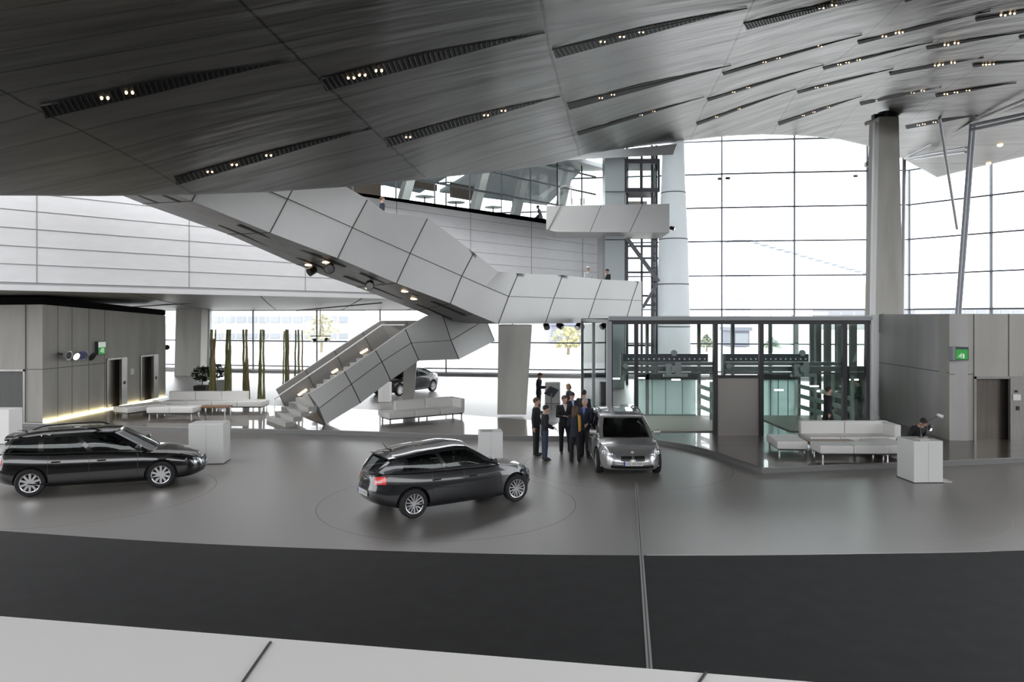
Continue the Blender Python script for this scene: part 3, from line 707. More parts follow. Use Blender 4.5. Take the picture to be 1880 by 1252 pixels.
# ================================================================ lift tower, round column, white balcony
et2 = thing('lift_tower', 'grey steel scenic lift tower behind the white balcony', 'lift tower', PZ(1178,47,0))
m = MB()
for x in (1151,1205,1197): m.bar(PZ(x,47,0), PZ(x,47,15.3), .16 if x != 1197 else .12)
for x in (1148,1201): m.bar(PZ(x,50,0), PZ(x,50,15.3), .16)
m.bar(PZ(1178,50,0), PZ(1178,50,15.3), .14)
for y in (437,474,500,543,560,634,660,452): m.bar(P(1148,y,49), P(1208,y,49), .1, .14)
for y in range(440,590,13): m.bar(P(1197,y,47), P(1206,y,47), .06, .1)
m.build('frame', M_DARK, et2)
m = MB(); m.bar(P(1147,432,46.6), P(1209,517,46.6), .32, .22); m.bar(P(1207,520,46.6), P(1180,565,46.6), .22, .18); m.build('brace', mat('brace_grey', (.2,.21,.23), .5), et2)
m = MB(); a, b = PZ(1149,46.4,0), PZ(1210,46.4,0); z0, z1 = zat(352,46.4), zat(291,46.4)
for (za, zb) in ((z0, z0+.25), (z1-.3, z1)): m.box(((a.x+b.x)/2, 47.6, (za+zb)/2), (b.x-a.x, 2.4, zb-za))
for x in (a.x, a.x+.98, b.x): m.box((x, 46.5, (z0+z1)/2), (.14,.14,z1-z0))
m.build('lift_car', mat('lift_car_grey', (.12,.12,.14), .5), et2)
m = MB(); m.box(((a.x+b.x)/2, 46.5, (z0+z1)/2), (b.x-a.x-.2, .04, z1-z0-.4)); m.build('lift_glass', M_GLASSG, et2)
m = MB(); m.box(((a.x+b.x)/2, 50.6, zat(395,50.6)), (b.x-a.x, .2, 1.9)); m.build('rear_panel', mat('beige_panel', (.45,.42,.36), .7), et2)
M_FROST = mat('grey_blue_cladding', (.42,.47,.48), .35, metal=.1)
m = MB(); a, b = PZ(1111,44.5,0), PZ(1147,44.5,0); m.box(((a.x+b.x)/2, 45.2, 7.6), (b.x-a.x, 1.3, 15.2))
for y in (352,440,520): m.bar(P(1111,y,44.48), P(1147,y,44.48), .03, .05, 1)
tag(m.build('clad_column', [M_FROST, M_SEAM]), 'tall grey-blue clad square column left of the lift tower', 'column')
m = MB(); c = PZ(1236,47.5,0); prof = []
for y in (700,600,560,520,470,430,380,330,280,255): 
    w = interp(y, [(255,20),(330,22),(437,27),(600,31),(700,33)]); prof.append((w*46.5/F, zat(y,46.5)))
prof[0] = (prof[0][0], 0); prof = prof[:]+[(prof[-1][0], 16.4)]
m.lathe(prof, 36, c)
for y in (350,437,521,600): r = interp(y, [(255,20),(330,22),(437,27),(600,31)])*46.5/F+.01; m.lathe([(r,zat(y,46.5)-.03),(r+.015,zat(y,46.5)),(r,zat(y,46.5)+.03)], 36, c, mi=1)
tag(m.build('round_column', [glass('pale_blue_cladding', (.9,.93,.945), .05, .2, frost=.93), M_SEAM], smooth=True), 'thick round pale-blue column flaring towards its foot, right of the lift tower', 'column')
m = MB(); m.hull8([P(995,288,43.5), P(1243,264,44.5), P(1236,284,44.5), P(1002,296,43.5)], [P(1000,284,50), P(1243,266,51), P(1240,280,51), P(1002,290,50)]); struct(m.build('ceiling_edge', mat('canopy_grey', (.5,.52,.53), .5)))
eba = thing('balcony', 'boxy white balcony jutting from the glazed storey towards the lift tower', 'balcony', P(1110,428,43))
m = MB(); A = [P(1003,378,42.5), P(1229,374,43), P(1229,427,43), P(1020,425.5,42.5), P(1003,421,42.5)]
bk = [p+Vector((.15,3.4,0)) for p in A]
m.add(A+bk, [(0,1,2,3,4),(9,8,7,6,5),(1,6,7,2),(2,7,8,3),(0,4,9,5),(3,8,9,4)])
for a, b in (((1030,377),(1006,423)),((1104,376),(1083,426)),((1180,375),(1156,426.5))):
    m.bar(P(*a,42.48), P(*b,42.48), .03, .03, 1)
m.build('parapet', [M_SHELL, M_SEAM], eba)
m = MB(); m.add([P(1005,398,42.8), P(1228,398,43.2), P(1228,398,46), P(1005,398,46)], [(0,1,2,3)]); m.build('deck', M_GREY, eba)
m = MB()
m.tube([P(1027,376,44), P(1027,345,44), P(1037,341,44), P(1048,342,44), P(1049,376,44)], .04, 6)
for x in (1050,1066,1072): m.tube([P(x,376,44), P(x,364,44)], .05, 6)
m.build('handrail', M_WHITEM, eba)
spot(P(1234,417,43.4), (1,-.6,-.4), 'white security camera on the end of the white balcony', .11, .3, None, .06)
for i, (x, y, ds) in enumerate(((1322,329,'left'),(1336,328,'middle'),(1571,324,'right'))):
    spot(P(x, y-2, 49.5), (-1 if i != 1 else 1,-.4,-.1), 'tiny spotlight on the main glass wall, %s of three' % ds, .09, .3, 'tiny spotlights on the main glass wall', .04)

# ================================================================ roof struts on the right
def tubes(name, label, segs, cat='strut', m_=None):
    q = MB()
    for a, b, r in segs: q.tube([a, b], r, 10)
    return tag(q.build(name, m_ or M_GREY, smooth=True), label, cat)
M_STR = mat('strut_grey', (.42,.44,.48), .4)
pt = RP(1783,226,.99); pb = PZ(1744,38,0)
tubes('twin_strut', 'thick twin-tube strut leaning up to the roof at the right', [(pb, pt, .075), (pb+Vector((.22,.1,0)), pt+Vector((.22,.1,0)), .075)], m_=M_STR)
tubes('thin_strut', 'thin strut crossing down to the twin strut at the right', [(RP(1725,217,.995), P(1757,420,37.8), .065)], m_=M_STR)
tubes('white_strut', 'bright white rod running from the strut head up to the right edge', [(pt, RP(1895,178,.96), .07)], m_=M_WHITE)
tubes('roof_tie', 'pair of grey tubes from the strut head to the right edge', [(pt+Vector((0,0,-.1)), RP(1900,205,.96), .07), (pt+Vector((0,0,-.3)), RP(1900,213,.96), .07)], m_=M_STR)
tubes('roof_tie', 'long grey diagonal tube from the strut head down to the post by the column', [(pt, P(1661,291,43), .07)], m_=M_STR)
tubes('roof_tie', 'lower pair of grey tubes between the twin strut and the post by the column', [(P(1661,291,43), P(1775,271,pt.y+.3), .06), (P(1680,292,42.6), P(1773,279,pt.y+.3), .06)], m_=M_STR)
tubes('glass_post', 'slim grey post just right of the tall concrete column', [(PZ(1655,46,0), P(1660,290,46), .11)], m_=M_STR)
m = MB(); m.box(P(1598,302,48), (.7,.3,.3)); tag(m.build('wall_box', M_GREY), 'small grey box fixed beside the tall column near the arch', 'box')
# ================================================================ left lift block
c0 = PZ(78,29.3,0); c1 = PZ(304,38.2,0); c00 = PZ(-420,29.3,0)
zl0, zl1 = zat(559,29.3), zat(579,38.2)
fd = (c1-c0); fl_ = fd.length; fdn = fd.normalized(); fn = Vector((fdn.y,-fdn.x,0))
def face2(px, py=None, z=None, off=0):   # point on the side face seen at px
    k = (px-CX)/F; t = (k*c0.y-c0.x)/(fdn.x-k*fdn.y); p = c0+fdn*t
    p = p+fn*off; p.z = zat(py, p.y) if py is not None else z; return p
def panelwall(mb, a, b, z0, z1a, z1b, holes, th, nrm, mi=0):
    """vertical wall from a to b with rectangular holes (s0,s1,ztop) reaching the floor"""
    L_ = (b-a).length; t = (b-a).normalized(); s = 0
    def seg(s0, s1, za, top0, top1):
        p, q = a+t*s0, a+t*s1
        mb.hull8([(p.x,p.y,za),(q.x,q.y,za),(q.x,q.y,top1),(p.x,p.y,top0)], [(p.x-nrm.x*th,p.y-nrm.y*th,za),(q.x-nrm.x*th,q.y-nrm.y*th,za),(q.x-nrm.x*th,q.y-nrm.y*th,top1),(p.x-nrm.x*th,p.y-nrm.y*th,top0)], mi)
    tp = lambda s: lerp(z1a, z1b, s/L_)
    for s0, s1, zt in holes:
        seg(s, s0, z0, tp(s), tp(s0)); seg(s0, s1, zt, tp(s0), tp(s1)); s = s1
    seg(s, L_, z0, tp(s), tp(L_))
PZF = .17
M_PITCH = mat('shadow_gap_black', (.004,.004,.004), .9, spec=.1)  # near-black colour paints the shade of the gap over the left block
def s_of(px): p = face2(px, z=0); return (p-c0).length
h1 = (s_of(195), s_of(231.5), zat(657,(face2(210,z=0)).y)); h2 = (s_of(257), s_of(289), h1[2])
mb = MB(); panelwall(mb, c0, c1, PZF, zl0, zl1, [h1, h2], .5, fn)
# joints
for px in (106,132,163,192):
    p = face2(px, z=0, off=.004); s = (p-c0).length; mb.bar(Vector((p.x,p.y,PZF)), Vector((p.x,p.y,lerp(zl0,zl1,s/fl_))), .012, .01, 1)
a, b = face2(79, 678, off=.004), face2(193, 671, off=.004); b.z = a.z; mb.bar(a, b, .02, .02, 1)
mb.add([c1+Vector((0,0,PZF)), c1+Vector((-4.5,5,PZF)), c1+Vector((-4.5,5,zl1)), c1+Vector((0,0,zl1))], [(0,1,2,3)])
struct(mb.build('wall_left', [M_CONC, M_SEAM]), 'concrete lift block on the left')
fn0 = Vector((0,-1,0))
mb = MB(); L0 = (c0-c00).length; hx = [(c0.x-PZ(47,29.3,0).x)]
hs1 = L0-hx[0]; hs0 = hs1-2.3
panelwall(mb, c00, c0, PZF, zl0-.1, zl0, [(hs0, hs1, zat(678,29.3))], .5, fn0)
mb.bar(PZ(49,29.29,zat(678,29.3)), PZ(78,29.29,zat(678,29.3)), .02, .02, 1)
mb.bar(PZ(47,29.28,zat(560,29.3)), PZ(47,29.28,zat(678,29.3)), .02, .02, 1)
struct(mb.build('wall_side', [M_CONC, M_SEAM]), 'front face of the left lift block')
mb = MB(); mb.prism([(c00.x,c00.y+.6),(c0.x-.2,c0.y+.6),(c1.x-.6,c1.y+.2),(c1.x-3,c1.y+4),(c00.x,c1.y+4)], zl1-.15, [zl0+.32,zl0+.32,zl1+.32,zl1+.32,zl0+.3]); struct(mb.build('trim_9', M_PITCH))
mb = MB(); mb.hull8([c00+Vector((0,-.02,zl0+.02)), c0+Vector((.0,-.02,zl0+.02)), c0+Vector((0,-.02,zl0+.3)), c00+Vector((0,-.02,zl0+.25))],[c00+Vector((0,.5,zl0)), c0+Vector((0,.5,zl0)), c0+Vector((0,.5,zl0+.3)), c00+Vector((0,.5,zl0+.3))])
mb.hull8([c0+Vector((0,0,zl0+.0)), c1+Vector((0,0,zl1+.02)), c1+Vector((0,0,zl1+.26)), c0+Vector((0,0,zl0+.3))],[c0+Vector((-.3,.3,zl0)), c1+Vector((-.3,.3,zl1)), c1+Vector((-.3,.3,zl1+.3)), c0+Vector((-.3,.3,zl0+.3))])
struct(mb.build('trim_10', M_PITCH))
def lift_door(idx, a, t, n, w0, w1, ztop, split=True, panel=.0, mdoor=M_STEELD, inset=.28, panside=1, mframe=M_STEEL, z0=.17):
    """a: wall origin, t: along wall, n: outward normal, hole from s=w0..w1"""
    e = thing('door_%d' % idx, None, None, a+t*w0+Vector((0,0,z0)), kind='structure'); 
    ang = math.atan2(t.y, t.x)
    c = lambda s, off, z: a+t*s+n*off+Vector((0,0,z))
    q = MB(); fw = .09; pw = panel
    q.box(c(w0+.04, -.12, (z0+ztop)/2), (.08,.34,ztop-z0), ang); q.box(c((w0+w1)/2, -.12, ztop-.04), (w1-w0,.34,.08), ang); q.box(c(w1-.04, -.12, (z0+ztop)/2), (.08,.34,ztop-z0), ang)
    if pw: q.box(c(w1-pw/2, -.0, (z0+ztop)/2), (pw,.12,ztop-z0), ang)
    q.build('frame', mframe, e)
    q = MB(); ww = w1-pw-w0-.12
    if split:
        q.box(c(w0+.08+ww*.32/2-.01, -inset, (z0+ztop-.08)/2), (ww*.32,.05,ztop-z0-.08), ang); q.build('door_leaf', M_BLACK if split == 2 else mdoor, e)
        q = MB(); sA = w0+.09+ww*.32; q.box(c((sA+w1)/2, -inset+.03, (z0+ztop-.08)/2), (w1-sA,.05,ztop-z0-.08), ang); q.build('door_leaf', mdoor, e)
    else:
        q.box(c((w0+w1)/2, -inset, (z0+ztop-.08)/2), (w1-w0,.05,ztop-z0-.08), ang); q.build('door_leaf', mdoor, e)
    if pw:
        q = MB(); q.box(c(w1-pw/2, .07, z0+1.1), (.1,.03,.14), ang); q.build('call_button', M_BLACK, e)
    return e
lift_door(1, c0, fdn, fn, h1[0], h1[1], h1[2], 2, .42)
lift_door(2, c0, fdn, fn, h2[0], h2[1], h2[2], False, .42)
lift_door(3, c00, Vector((1,0,0)), fn0, hs0, hs1, zat(678,29.3), True, 0, mat('dark_door', (.1,.1,.1), .45, noise=.1, nscale=2, stretch=(9,1,.3)), .2)
# floor wash light
q = MB(); q.bar(c0+fn*.06+Vector((0,0,.2)), c1+fn*.06+Vector((0,0,.2)), .06, .05)
tag(q.build('floor_light_strip', M_WARM2), 'warm glowing light strip along the foot of the left concrete block', 'light')
# row of chrome spots + exit sign on the block
e = thing('wall_spotlights', 'row of four chrome reflector spotlights on the left concrete block', 'light fixture', face2(126, 651, off=.2))
q = MB(); q.bar(face2(98,650,off=.25), face2(158,653,off=.25), .06, .1); q.build('mounting_bar', M_DARK, e)
for k, px in enumerate((104,119,134,149)):
    c = face2(px, 651.5, off=.38); q = MB(); d = (fn+Vector((.5*(-1)**k,0,-.25))).normalized()
    q.tube([c-d*.18, c+d*.02, c+d*.16], [.08,.17,.2], 14); q.build('reflector', M_CHROME if k != 2 else mat('blue_chrome', (.35,.4,.85), .12, metal=1), e)
    q = MB(); q.tube([c+d*.165, c+d*.18], [.15,.15], 12); q.build('lens', [M_DARK, M_WLAMP, M_DARK, M_BLACK][k], e)
def exit_sign(loc, t, n, w, h, label, box=0, top=True):
    ang = math.atan2(t.y, t.x); e = thing('exit_sign', label, 'sign', loc)
    q = MB(); q.box(loc, (w+.04,.12,h+.04), ang); q.build('sign_box', M_DARK, e)
    f = Vector(loc)+n*.065
    q = MB(); q.box(f+Vector((0,0,-h*.06)), (w,.01,h*.84), ang); q.build('sign_face', mat('sign_green', (.04,.42,.08), .5, emit=(.1,.7,.12), es=.12), e)
    if top:
        q = MB(); q.box(f+n*.004+Vector((0,0,h*.28)), (w,.01,h*.42), ang); q.build('white_field', mat('sign_white', (.8,.85,.8), .5, emit=(.8,.95,.8), es=.3), e)
    g_ = f+n*.012; M_SW = mat('sign_white', (.8,.85,.8), .5)
    # running figure
    q = MB(); s = h*.5; o = g_+Vector((0,0,-h*.2))-t*w*.1
    q.ell(o+t*.05*s/.2*.5+Vector((0,0,s*.38)), (s*.09,.01,s*.09), 8, 6)
    for (a0, b0) in (((.02,.28),(-.05,.02)),((-.05,.02),(.12,-.12)),((.12,-.12),(.05,-.32)),((-.05,.02),(-.2,-.12)),((-.2,-.12),(-.38,-.14)),((.02,.24),(.22,.1)),((.0,.22),(-.2,.08))):
        q.bar(o+t*a0[0]*s+Vector((0,0,a0[1]*s)), o+t*b0[0]*s+Vector((0,0,b0[1]*s)), s*.1, s*.1)
    q.bar(o+t*s*.42+Vector((0,0,-.36*s)), o+t*s*.42+Vector((0,0,.4*s)), s*.22, .02)
    q.build('pictogram', M_SW, e); return e
exit_sign(face2(180, 639, off=.12), fdn, fn, .5, .56, 'lit green and white exit sign on the left concrete block')
spot(P(304,634,41), (-.6,-1,-.1), 'dark double spotlight mounted beside the far glass, right of the left block', .14, .4, None, .12)
q = MB(); c = face2(242, 682, off=.02); q.box(c, (.28,.03,.28), math.atan2(fdn.y, fdn.x)); tag(q.build('notice', M_WHITE), 'small pale notice plate between the two left lift doors', 'notice')

# ================================================================ right lift block
r0 = PZ(1743,25,0); r1 = PZ(1614,30.8,0); r2 = PZ(2150,25,0); ZR = 4.47
rd = (r0-r1).normalized(); rn = Vector((rd.y,-rd.x,0)); 
dl, dr = PZ(1787,25,0).x-r0.x, PZ(1879,25,0).x-r0.x; zt = zat(691,25)
mb = MB(); panelwall(mb, r0, r2, PZF, ZR, ZR+.0, [(dl, dr, zt)], .6, fn0)
for px in (1788,1852): mb.bar(PZ(px,24.995,zt), PZ(px,24.995,ZR), .02, .02, 1)
mb.bar(PZ(1744,24.995,zat(687,25)), PZ(1787,24.995,zat(687,25)), .02, .02, 1); mb.bar(PZ(1879,24.995,zat(687,25)), PZ(2100,24.995,zat(687,25)), .02, .02, 1)
struct(mb.build('wall_right', [mat('concrete_warm', (.44,.425,.395), .7, noise=.08, nscale=.8, bump=.1, bscale=12, stretch=(1.5,1.5,.3)), M_SEAM]), 'front of the right lift block')
mb = MB(); panelwall(mb, r1, r0, PZF, ZR, ZR, [], .6, rn); a = r1.copy(); b = r0.copy(); a.z = b.z = 2.46; mb.bar(a+rn*.004, b+rn*.004, .02, .02, 1)
mb.prism([(r1.x,r1.y),(r1.x+.6,r1.y),(r1.x+2.2,r1.y+4),(r1.x+1.6,r1.y+4)], PZF, ZR)
mb.tube([r1.lerp(r0,.08)+Vector((0,0,ZR+.02)), r1.lerp(r0,.03)+rn*.05+Vector((0,0,ZR-.02)), r1.lerp(r0,.03)+rn*.05+Vector((0,0,ZR-.75))], .035, 6, 2)
struct(mb.build('wall_corner', [M_CONC_L, M_SEAM, M_GREY]), 'long side face of the right lift block')
lift_door(4, r0, Vector((1,0,0)), fn0, dl, dr, zt, False, .48, M_STEELD, .3)
q = MB(); q.box(PZ(1867,24.925,zat(729,25)), (.26,.02,.2)); tag(q.build('notice', M_WHITE), 'white paper notice on the steel panel right of the lift door', 'notice')
q = MB(); q.box(PZ(1866,24.925,zat(718,25)), (.08,.03,.08)); tag(q.build('indicator', M_BLACK), 'small dark indicator above the notice on the lift panel', 'indicator')
e = exit_sign(PZ(1766,24.6,zat(648,25))+Vector((0,0,0)), Vector((.83,-.55,0)), Vector((-.55,-.83,0)), .34, .4, 'green exit sign box sticking out of the right concrete block', top=False)
q = MB(); q.box(PZ(1756,24.8,zat(648,25)), (.44,.3,.44)); q.build('sign_arm', M_GREY, e)

# ================================================================ glass pavilion
ep = thing('glass_pavilion', 'dark-framed glass pavilion housing two car lift bays, in front of the lift tower', 'pavilion', PZ(1355,26,.17))
YP = 26.0; ztp = zat(590,YP); xl, xr = PZ(1119,YP,0).x, PZ(1596,YP,0).x; YQ = 36.0; xlq, xrq = xl, xr
q = MB()
for px, w in ((1122,.1),(1168,.13),(1313,.15),(1397,.15),(1550,.15),(1592,.12)):
    x = PZ(px,YP,0).x; q.box((x, YP, (PZF+ztp)/2), (w,.16,ztp-PZF))
q.box(((xl+xr)/2, YP, ztp-.03), (xr-xl, .2, .14)); q.box(((PZ(1313,YP,0).x+PZ(1397,YP,0).x)/2, YP, zat(691,YP)), (1.6,.14,.1))
q.build('front_frame', M_BLACK, ep)
q = MB(); q.box(((xl+xr)/2, YP-.02, ztp+.11), (xr-xl+.05, .34, .14)); q.box((xl-.02, YP, (PZF+ztp)/2), (.16,.3,ztp-PZF)); q.box((xr+.03, YP+.1, (PZF+ztp)/2), (.08,.2,ztp-PZF))
for (x, y) in ((xl, YQ), (xr, YQ), (xl, 31), (xr, 31)): q.box((x, y, (PZF+ztp)/2), (.14,.14,ztp-PZF))
q.box(((xl+xr)/2, YQ, ztp), (xr-xl, .16, .16)); q.box((xl, (YP+YQ)/2, ztp), (.14, YQ-YP, .14)); q.box((xr, (YP+YQ)/2, ztp), (.14, YQ-YP, .14))
q.build('steel_frame', M_GREY, ep)
q = MB(); q.box(((xl+xr)/2, (YP+YQ)/2, ztp+.2), (xr-xl, YQ-YP, .03)); q.build('glass_roof', M_GLASS, ep)
# front glazing (per bay)
for a, b in ((1122,1168),(1168,1313),(1397,1550),(1550,1592)):
    q = MB(); xa, xb = PZ(a,YP,0).x, PZ(b,YP,0).x; q.box(((xa+xb)/2, YP+.03, (PZF+ztp)/2), (xb-xa,.02,ztp-PZF-.1)); q.build('glass_pane', M_GLASSG if a != 1168 else M_GLASS, ep)
q = MB(); xa, xb = PZ(1315,YP,0).x, PZ(1395,YP,0).x; q.box(((xa+xb)/2, YP+.03, (zat(690,YP)+ztp)/2), (xb-xa,.02,ztp-zat(690,YP)-.1)); q.build('glass_pane', M_GLASS, ep)
q = MB(); q.box(((xa+xb)/2, YP+.05, (PZF+zat(693,YP))/2), (xb-xa,.08,zat(693,YP)-PZF)); q.build('metal_panel', mat('warm_grey_panel', (.27,.25,.235), .4, metal=.3), ep)
for s, x in ((0,xl),(1,xr)):
    q = MB(); q.box((x, (YP+YQ)/2, (PZF+ztp)/2), (.02, YQ-YP, ztp-PZF)); q.build('glass_pane', M_GLASSS, ep)
# inner posts
q = MB()
for px, d in ((1283,33),(1345,33.5),(1462,33),(1501,33),(1519,32),(1540,31.5),(1566,31.5),(1188,31)): q.box(PZ(px,d,(PZF+ztp)/2), (.26 if px > 1490 else .12,.2,ztp-PZF))
q.build('inner_post', mat('post_green_grey', (.22,.235,.22), .5), ep)
# lift bays
M_MECH = mat('mechanism_grey', (.15,.165,.165), .45, metal=.35, noise=.15, nscale=5)
M_MECHD = mat('mechanism_dark', (.06,.065,.08), .4, metal=.4)
for bi, (x0, x1, mid) in enumerate(((1142,1312,1237),(1330,1545,1472))):
    e = thing('car_lift', ['car lift bay with aqua glass back wall, behind the silver car','car lift bay with aqua glass back wall, behind the walking man'][bi], 'car lift', PZ((x0+x1)/2, 28.4, .17), group='car lift bays in the pavilion')
    d = 28.2; q = MB()
    A = lambda x, y: P(x, y, d)
    def hb(xa, xb, ya, yb, dd, th, mi=0):
        a = P(xa, ya, dd); b = P(xb, yb, dd); q.box(((a.x+b.x)/2, dd+th/2, (a.z+b.z)/2), (abs(b.x-a.x), th, abs(a.z-b.z)), 0, mi)
    hb(x0, x1-12 if bi == 0 else x1-60, 650, 664, d, .18, 1)
    q.build('header_beam', [M_MECHD, M_MECHD], e)
    q = MB(); n = 16
    for k in range(n):
        x = lerp(x0+12, (x1-18 if bi == 0 else x1-66), k/(n-1)); c = P(x, 659, d-.012); q.tube([c, c+Vector((0,-.01,0))], [.035,.035], 8)
    q.build('rivet', mat('rivet_pale', (.75,.78,.78), .4), e)
    q = MB(); hb(x0, x1, 665, 671, d, .3); hb(x0, x1, 673, 682, d+.1, .3); hb(x0, x1, 684, 687, d, .2); hb(x0-2, x0+2, 650, 690, d-.05, .3)
    q.build('guide_rail', M_MECH, e)
    q = MB(); hb(mid-14, mid-4, 668, 690, d-.25, .25); hb(mid+3, mid+14, 665, 691, d-.2, .22); hb(mid-18, mid+26, 686, 692, d-.15, .2)
    c = P(mid, 676, d-.25); q.tube([c, c+Vector((0,-.15,0))], [.12,.12], 14); c = P(mid, 648, d-.02); q.tube([c, c+Vector((0,-.08,0))], [.12,.12], 12)
    c = P(x0+6, 672, d-.05); q.tube([c, c+Vector((0,-.15,0))], [.1,.1], 12)
    q.build('drive_unit', mat('drive_grey', (.3,.33,.33), .4, metal=.5), e)
    q = MB(); xa, xb = ((1169,1277),(1399,1460))[bi]; hb(xa-4, xb+4, 686, 697, 30.9, .3); q.build('lintel', M_MECH, e)
    a, b = P(xa-3, 694, 31), P(xb, 762 if bi == 0 else 766, 31); zb_ = b.z
    q = MB(); q.box(((a.x+b.x)/2, 31, (a.z+zb_)/2), (b.x-a.x, .04, a.z-zb_))
    q.build('aqua_glass', M_AQUA, e)
    q = MB(); q.box(((a.x+b.x)/2, 30.95, zb_), (b.x-a.x, .1, .07))
    for k in range(1, 4): x = lerp(a.x, b.x, k/4+.03*(k % 2)); q.box((x, 30.96, (a.z+zb_)/2), (.015,.06,a.z-zb_))
    q.build('glass_frame', mat('teal_frame', (.12,.2,.18), .5), e)
    q = MB(); q.box(((a.x+b.x)/2+(.3 if bi else .2), 28.9, .2), (b.x-a.x+1.2, 4.1, .04)); q.build('lift_floor', mat('pale_ramp', (.5,.48,.42), .5), e)
    # side truss receding
    q = MB(); xs = b.x+.06
    y0_, y1_ = 27.0, 31.0
    for z in (.5,.95,1.35): q.bar((xs+.1, y1_, z+.1), (xs+.5, y0_, z), .07, .16)
    for k in range(4): yy = lerp(y1_, y0_, k/3); q.box((lerp(xs+.1, xs+.5, k/3), yy, 1.2), (.1,.1,2.0))
    q.build('side_rail', mat('rail_green_grey', (.3,.36,.33), .45, metal=.3), e)
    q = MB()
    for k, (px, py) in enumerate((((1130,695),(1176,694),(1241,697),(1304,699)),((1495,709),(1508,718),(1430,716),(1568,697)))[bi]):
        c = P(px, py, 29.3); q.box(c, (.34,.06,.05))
    q.build('reflection_bar', M_WLAMP, e)  # glowing bars stand in for bright reflections in the pavilion
# dark cupboard & seated blur behind right pane
q = MB(); q.box(PZ(1563,32.2,1.1), (1.1,.3,2.2)); tag(q.build('equipment_cabinet', mat('cabinet_dark', (.1,.12,.12), .5)), 'dark equipment cabinet behind the right end of the pavilion', 'cabinet')
# ================================================================ furniture
def local_dir(rz): return Vector((math.cos(rz), math.sin(rz), 0)), Vector((-math.sin(rz), math.cos(rz), 0))
def bench(name, label, cat, loc, rz, w, d, h=.44, back=None, arm=None, group=None, th=.24, segs=2, backw=None):
    """loc: centre of footprint on the floor; back: side '+y' height; arm: list of '+x','-x'"""
    e = thing(name, label, cat, loc, rz, group); L_ = lambda *a: dict(parent=e, world=False)
    q = MB(); n = segs; cw = w/n
    for k in range(n): q.box((-w/2+cw*(k+.5), 0, h-th/2), (cw-.012, d, th), bev=.035)
    q.build('seat', M_LEATH, e, world=False, smooth=True)
    if back:
        bw, bx = backw or (w, 0)
        q = MB(); nb = max(1, round(bw/1.2)); 
        for k in range(nb): q.box((bx-bw/2+bw/nb*(k+.5), d/2-.09, (h+back)/2-.06), (bw/nb-.012, .2, back-h+.16), bev=.04)
        q.build('backrest', M_LEATH, e, world=False, smooth=True)
    for a in (arm or []):
        s = 1 if a == '+x' else -1; q = MB(); q.box((s*(w/2-.09), 0, h-.02+((back or h+.2)-h)/2-.05), (.2, d, (back or h+.2)-h+.14), bev=.04); q.build('armrest', M_LEATH, e, world=False, smooth=True)
    for x in (-w/2+.1, w/2-.1) if w < 2.4 else (-w/2+.1, 0, w/2-.1):
        for y in (-d/2+.08, d/2-.08):
            q = MB(); q.box((x, y, (h-th)/2), (.04,.04,h-th)); q.build('leg', M_CHROME, e, world=False)
    q = MB(); q.box((0,0,h-th-.02), (w-.12,d-.1,.04)); q.build('frame', M_BLACK, e, world=False)
    return e
def table(label, loc, rz, w, d, h, group=None):
    e = thing('coffee_table', label, 'table', loc, rz, group)
    q = MB(); q.box((0,0,h-.025), (w,d,.05), bev=.01); q.build('tabletop', M_WOOD, e, world=False)
    for x in (-w/2+.08, w/2-.08):
        for y in (-d/2+.06, d/2-.06):
            q = MB(); q.box((x,y,(h-.05)/2), (.04,.04,h-.05)); q.build('leg', M_CHROME, e, world=False)
    return e
Z1 = .17
# left lounge
c = PZ(396,33.2,Z1); bench('lounge_sofa', 'long low white leather sofa with a backrest, behind the coffee table by the bamboo', 'sofa', c, .0, 4.55, .95, .42, .78, None, segs=4, backw=(3.6,-.45))
c = PZ(258,31.6,Z1); bench('lounge_bench', 'low white bench end-on beside the left lift doors', 'bench', c, math.radians(62), 1.9, .95, .42, segs=2)
c = PZ(320,30.9,Z1); bench('ottoman', 'backless white ottoman in front of the left lounge sofa', 'ottoman', c, .0, 1.95, .85, .44)
table('low coffee table with a reddish wooden top in the left lounge', PZ(395,31.6,Z1), .0, 1.25, .75, .36)
# middle bench
a, b = G(716,778,Z1), G(851,766,Z1); ang = math.atan2(b.y-a.y, b.x-a.x); c = (a+b)/2+Vector((-math.sin(ang), math.cos(ang), 0))*.45
bench('lounge_sofa', 'white sofa with low backrest and one arm standing alone right of the lower stair', 'sofa', c, ang, (b-a).length+.1, .9, .42, .78, ['+x'], segs=3, backw=((b-a).length*.82, .25))
# right lounge
c = PZ(1558,23.6,Z1); bench('lounge_sofa', 'white leather sofa with backrest in the right lounge, in front of the pavilion', 'sofa', c, 0, 2.85, .95, .42, .8, ['+x'], segs=3)
c = PZ(1444,23.0,Z1); bench('lounge_bench', 'low white bench at the pavilion-side end of the right lounge', 'bench', c, math.radians(84), 1.4, .9, .42)
e = bench('lounge_bench', 'low white bench right of the coffee table, left of the manned desk', 'bench', PZ(1628,22.3,Z1), math.radians(-84), 1.4, .9, .42, segs=1)
c = PZ(1557,21.75,Z1); bench('ottoman', 'backless white ottoman on the edge of the right platform', 'ottoman', c, math.radians(-1), 1.95, .8, .46)
table('low coffee table with a light wooden top in the right lounge', PZ(1524,22.6,Z1), 0, 1.45, .6, .4)
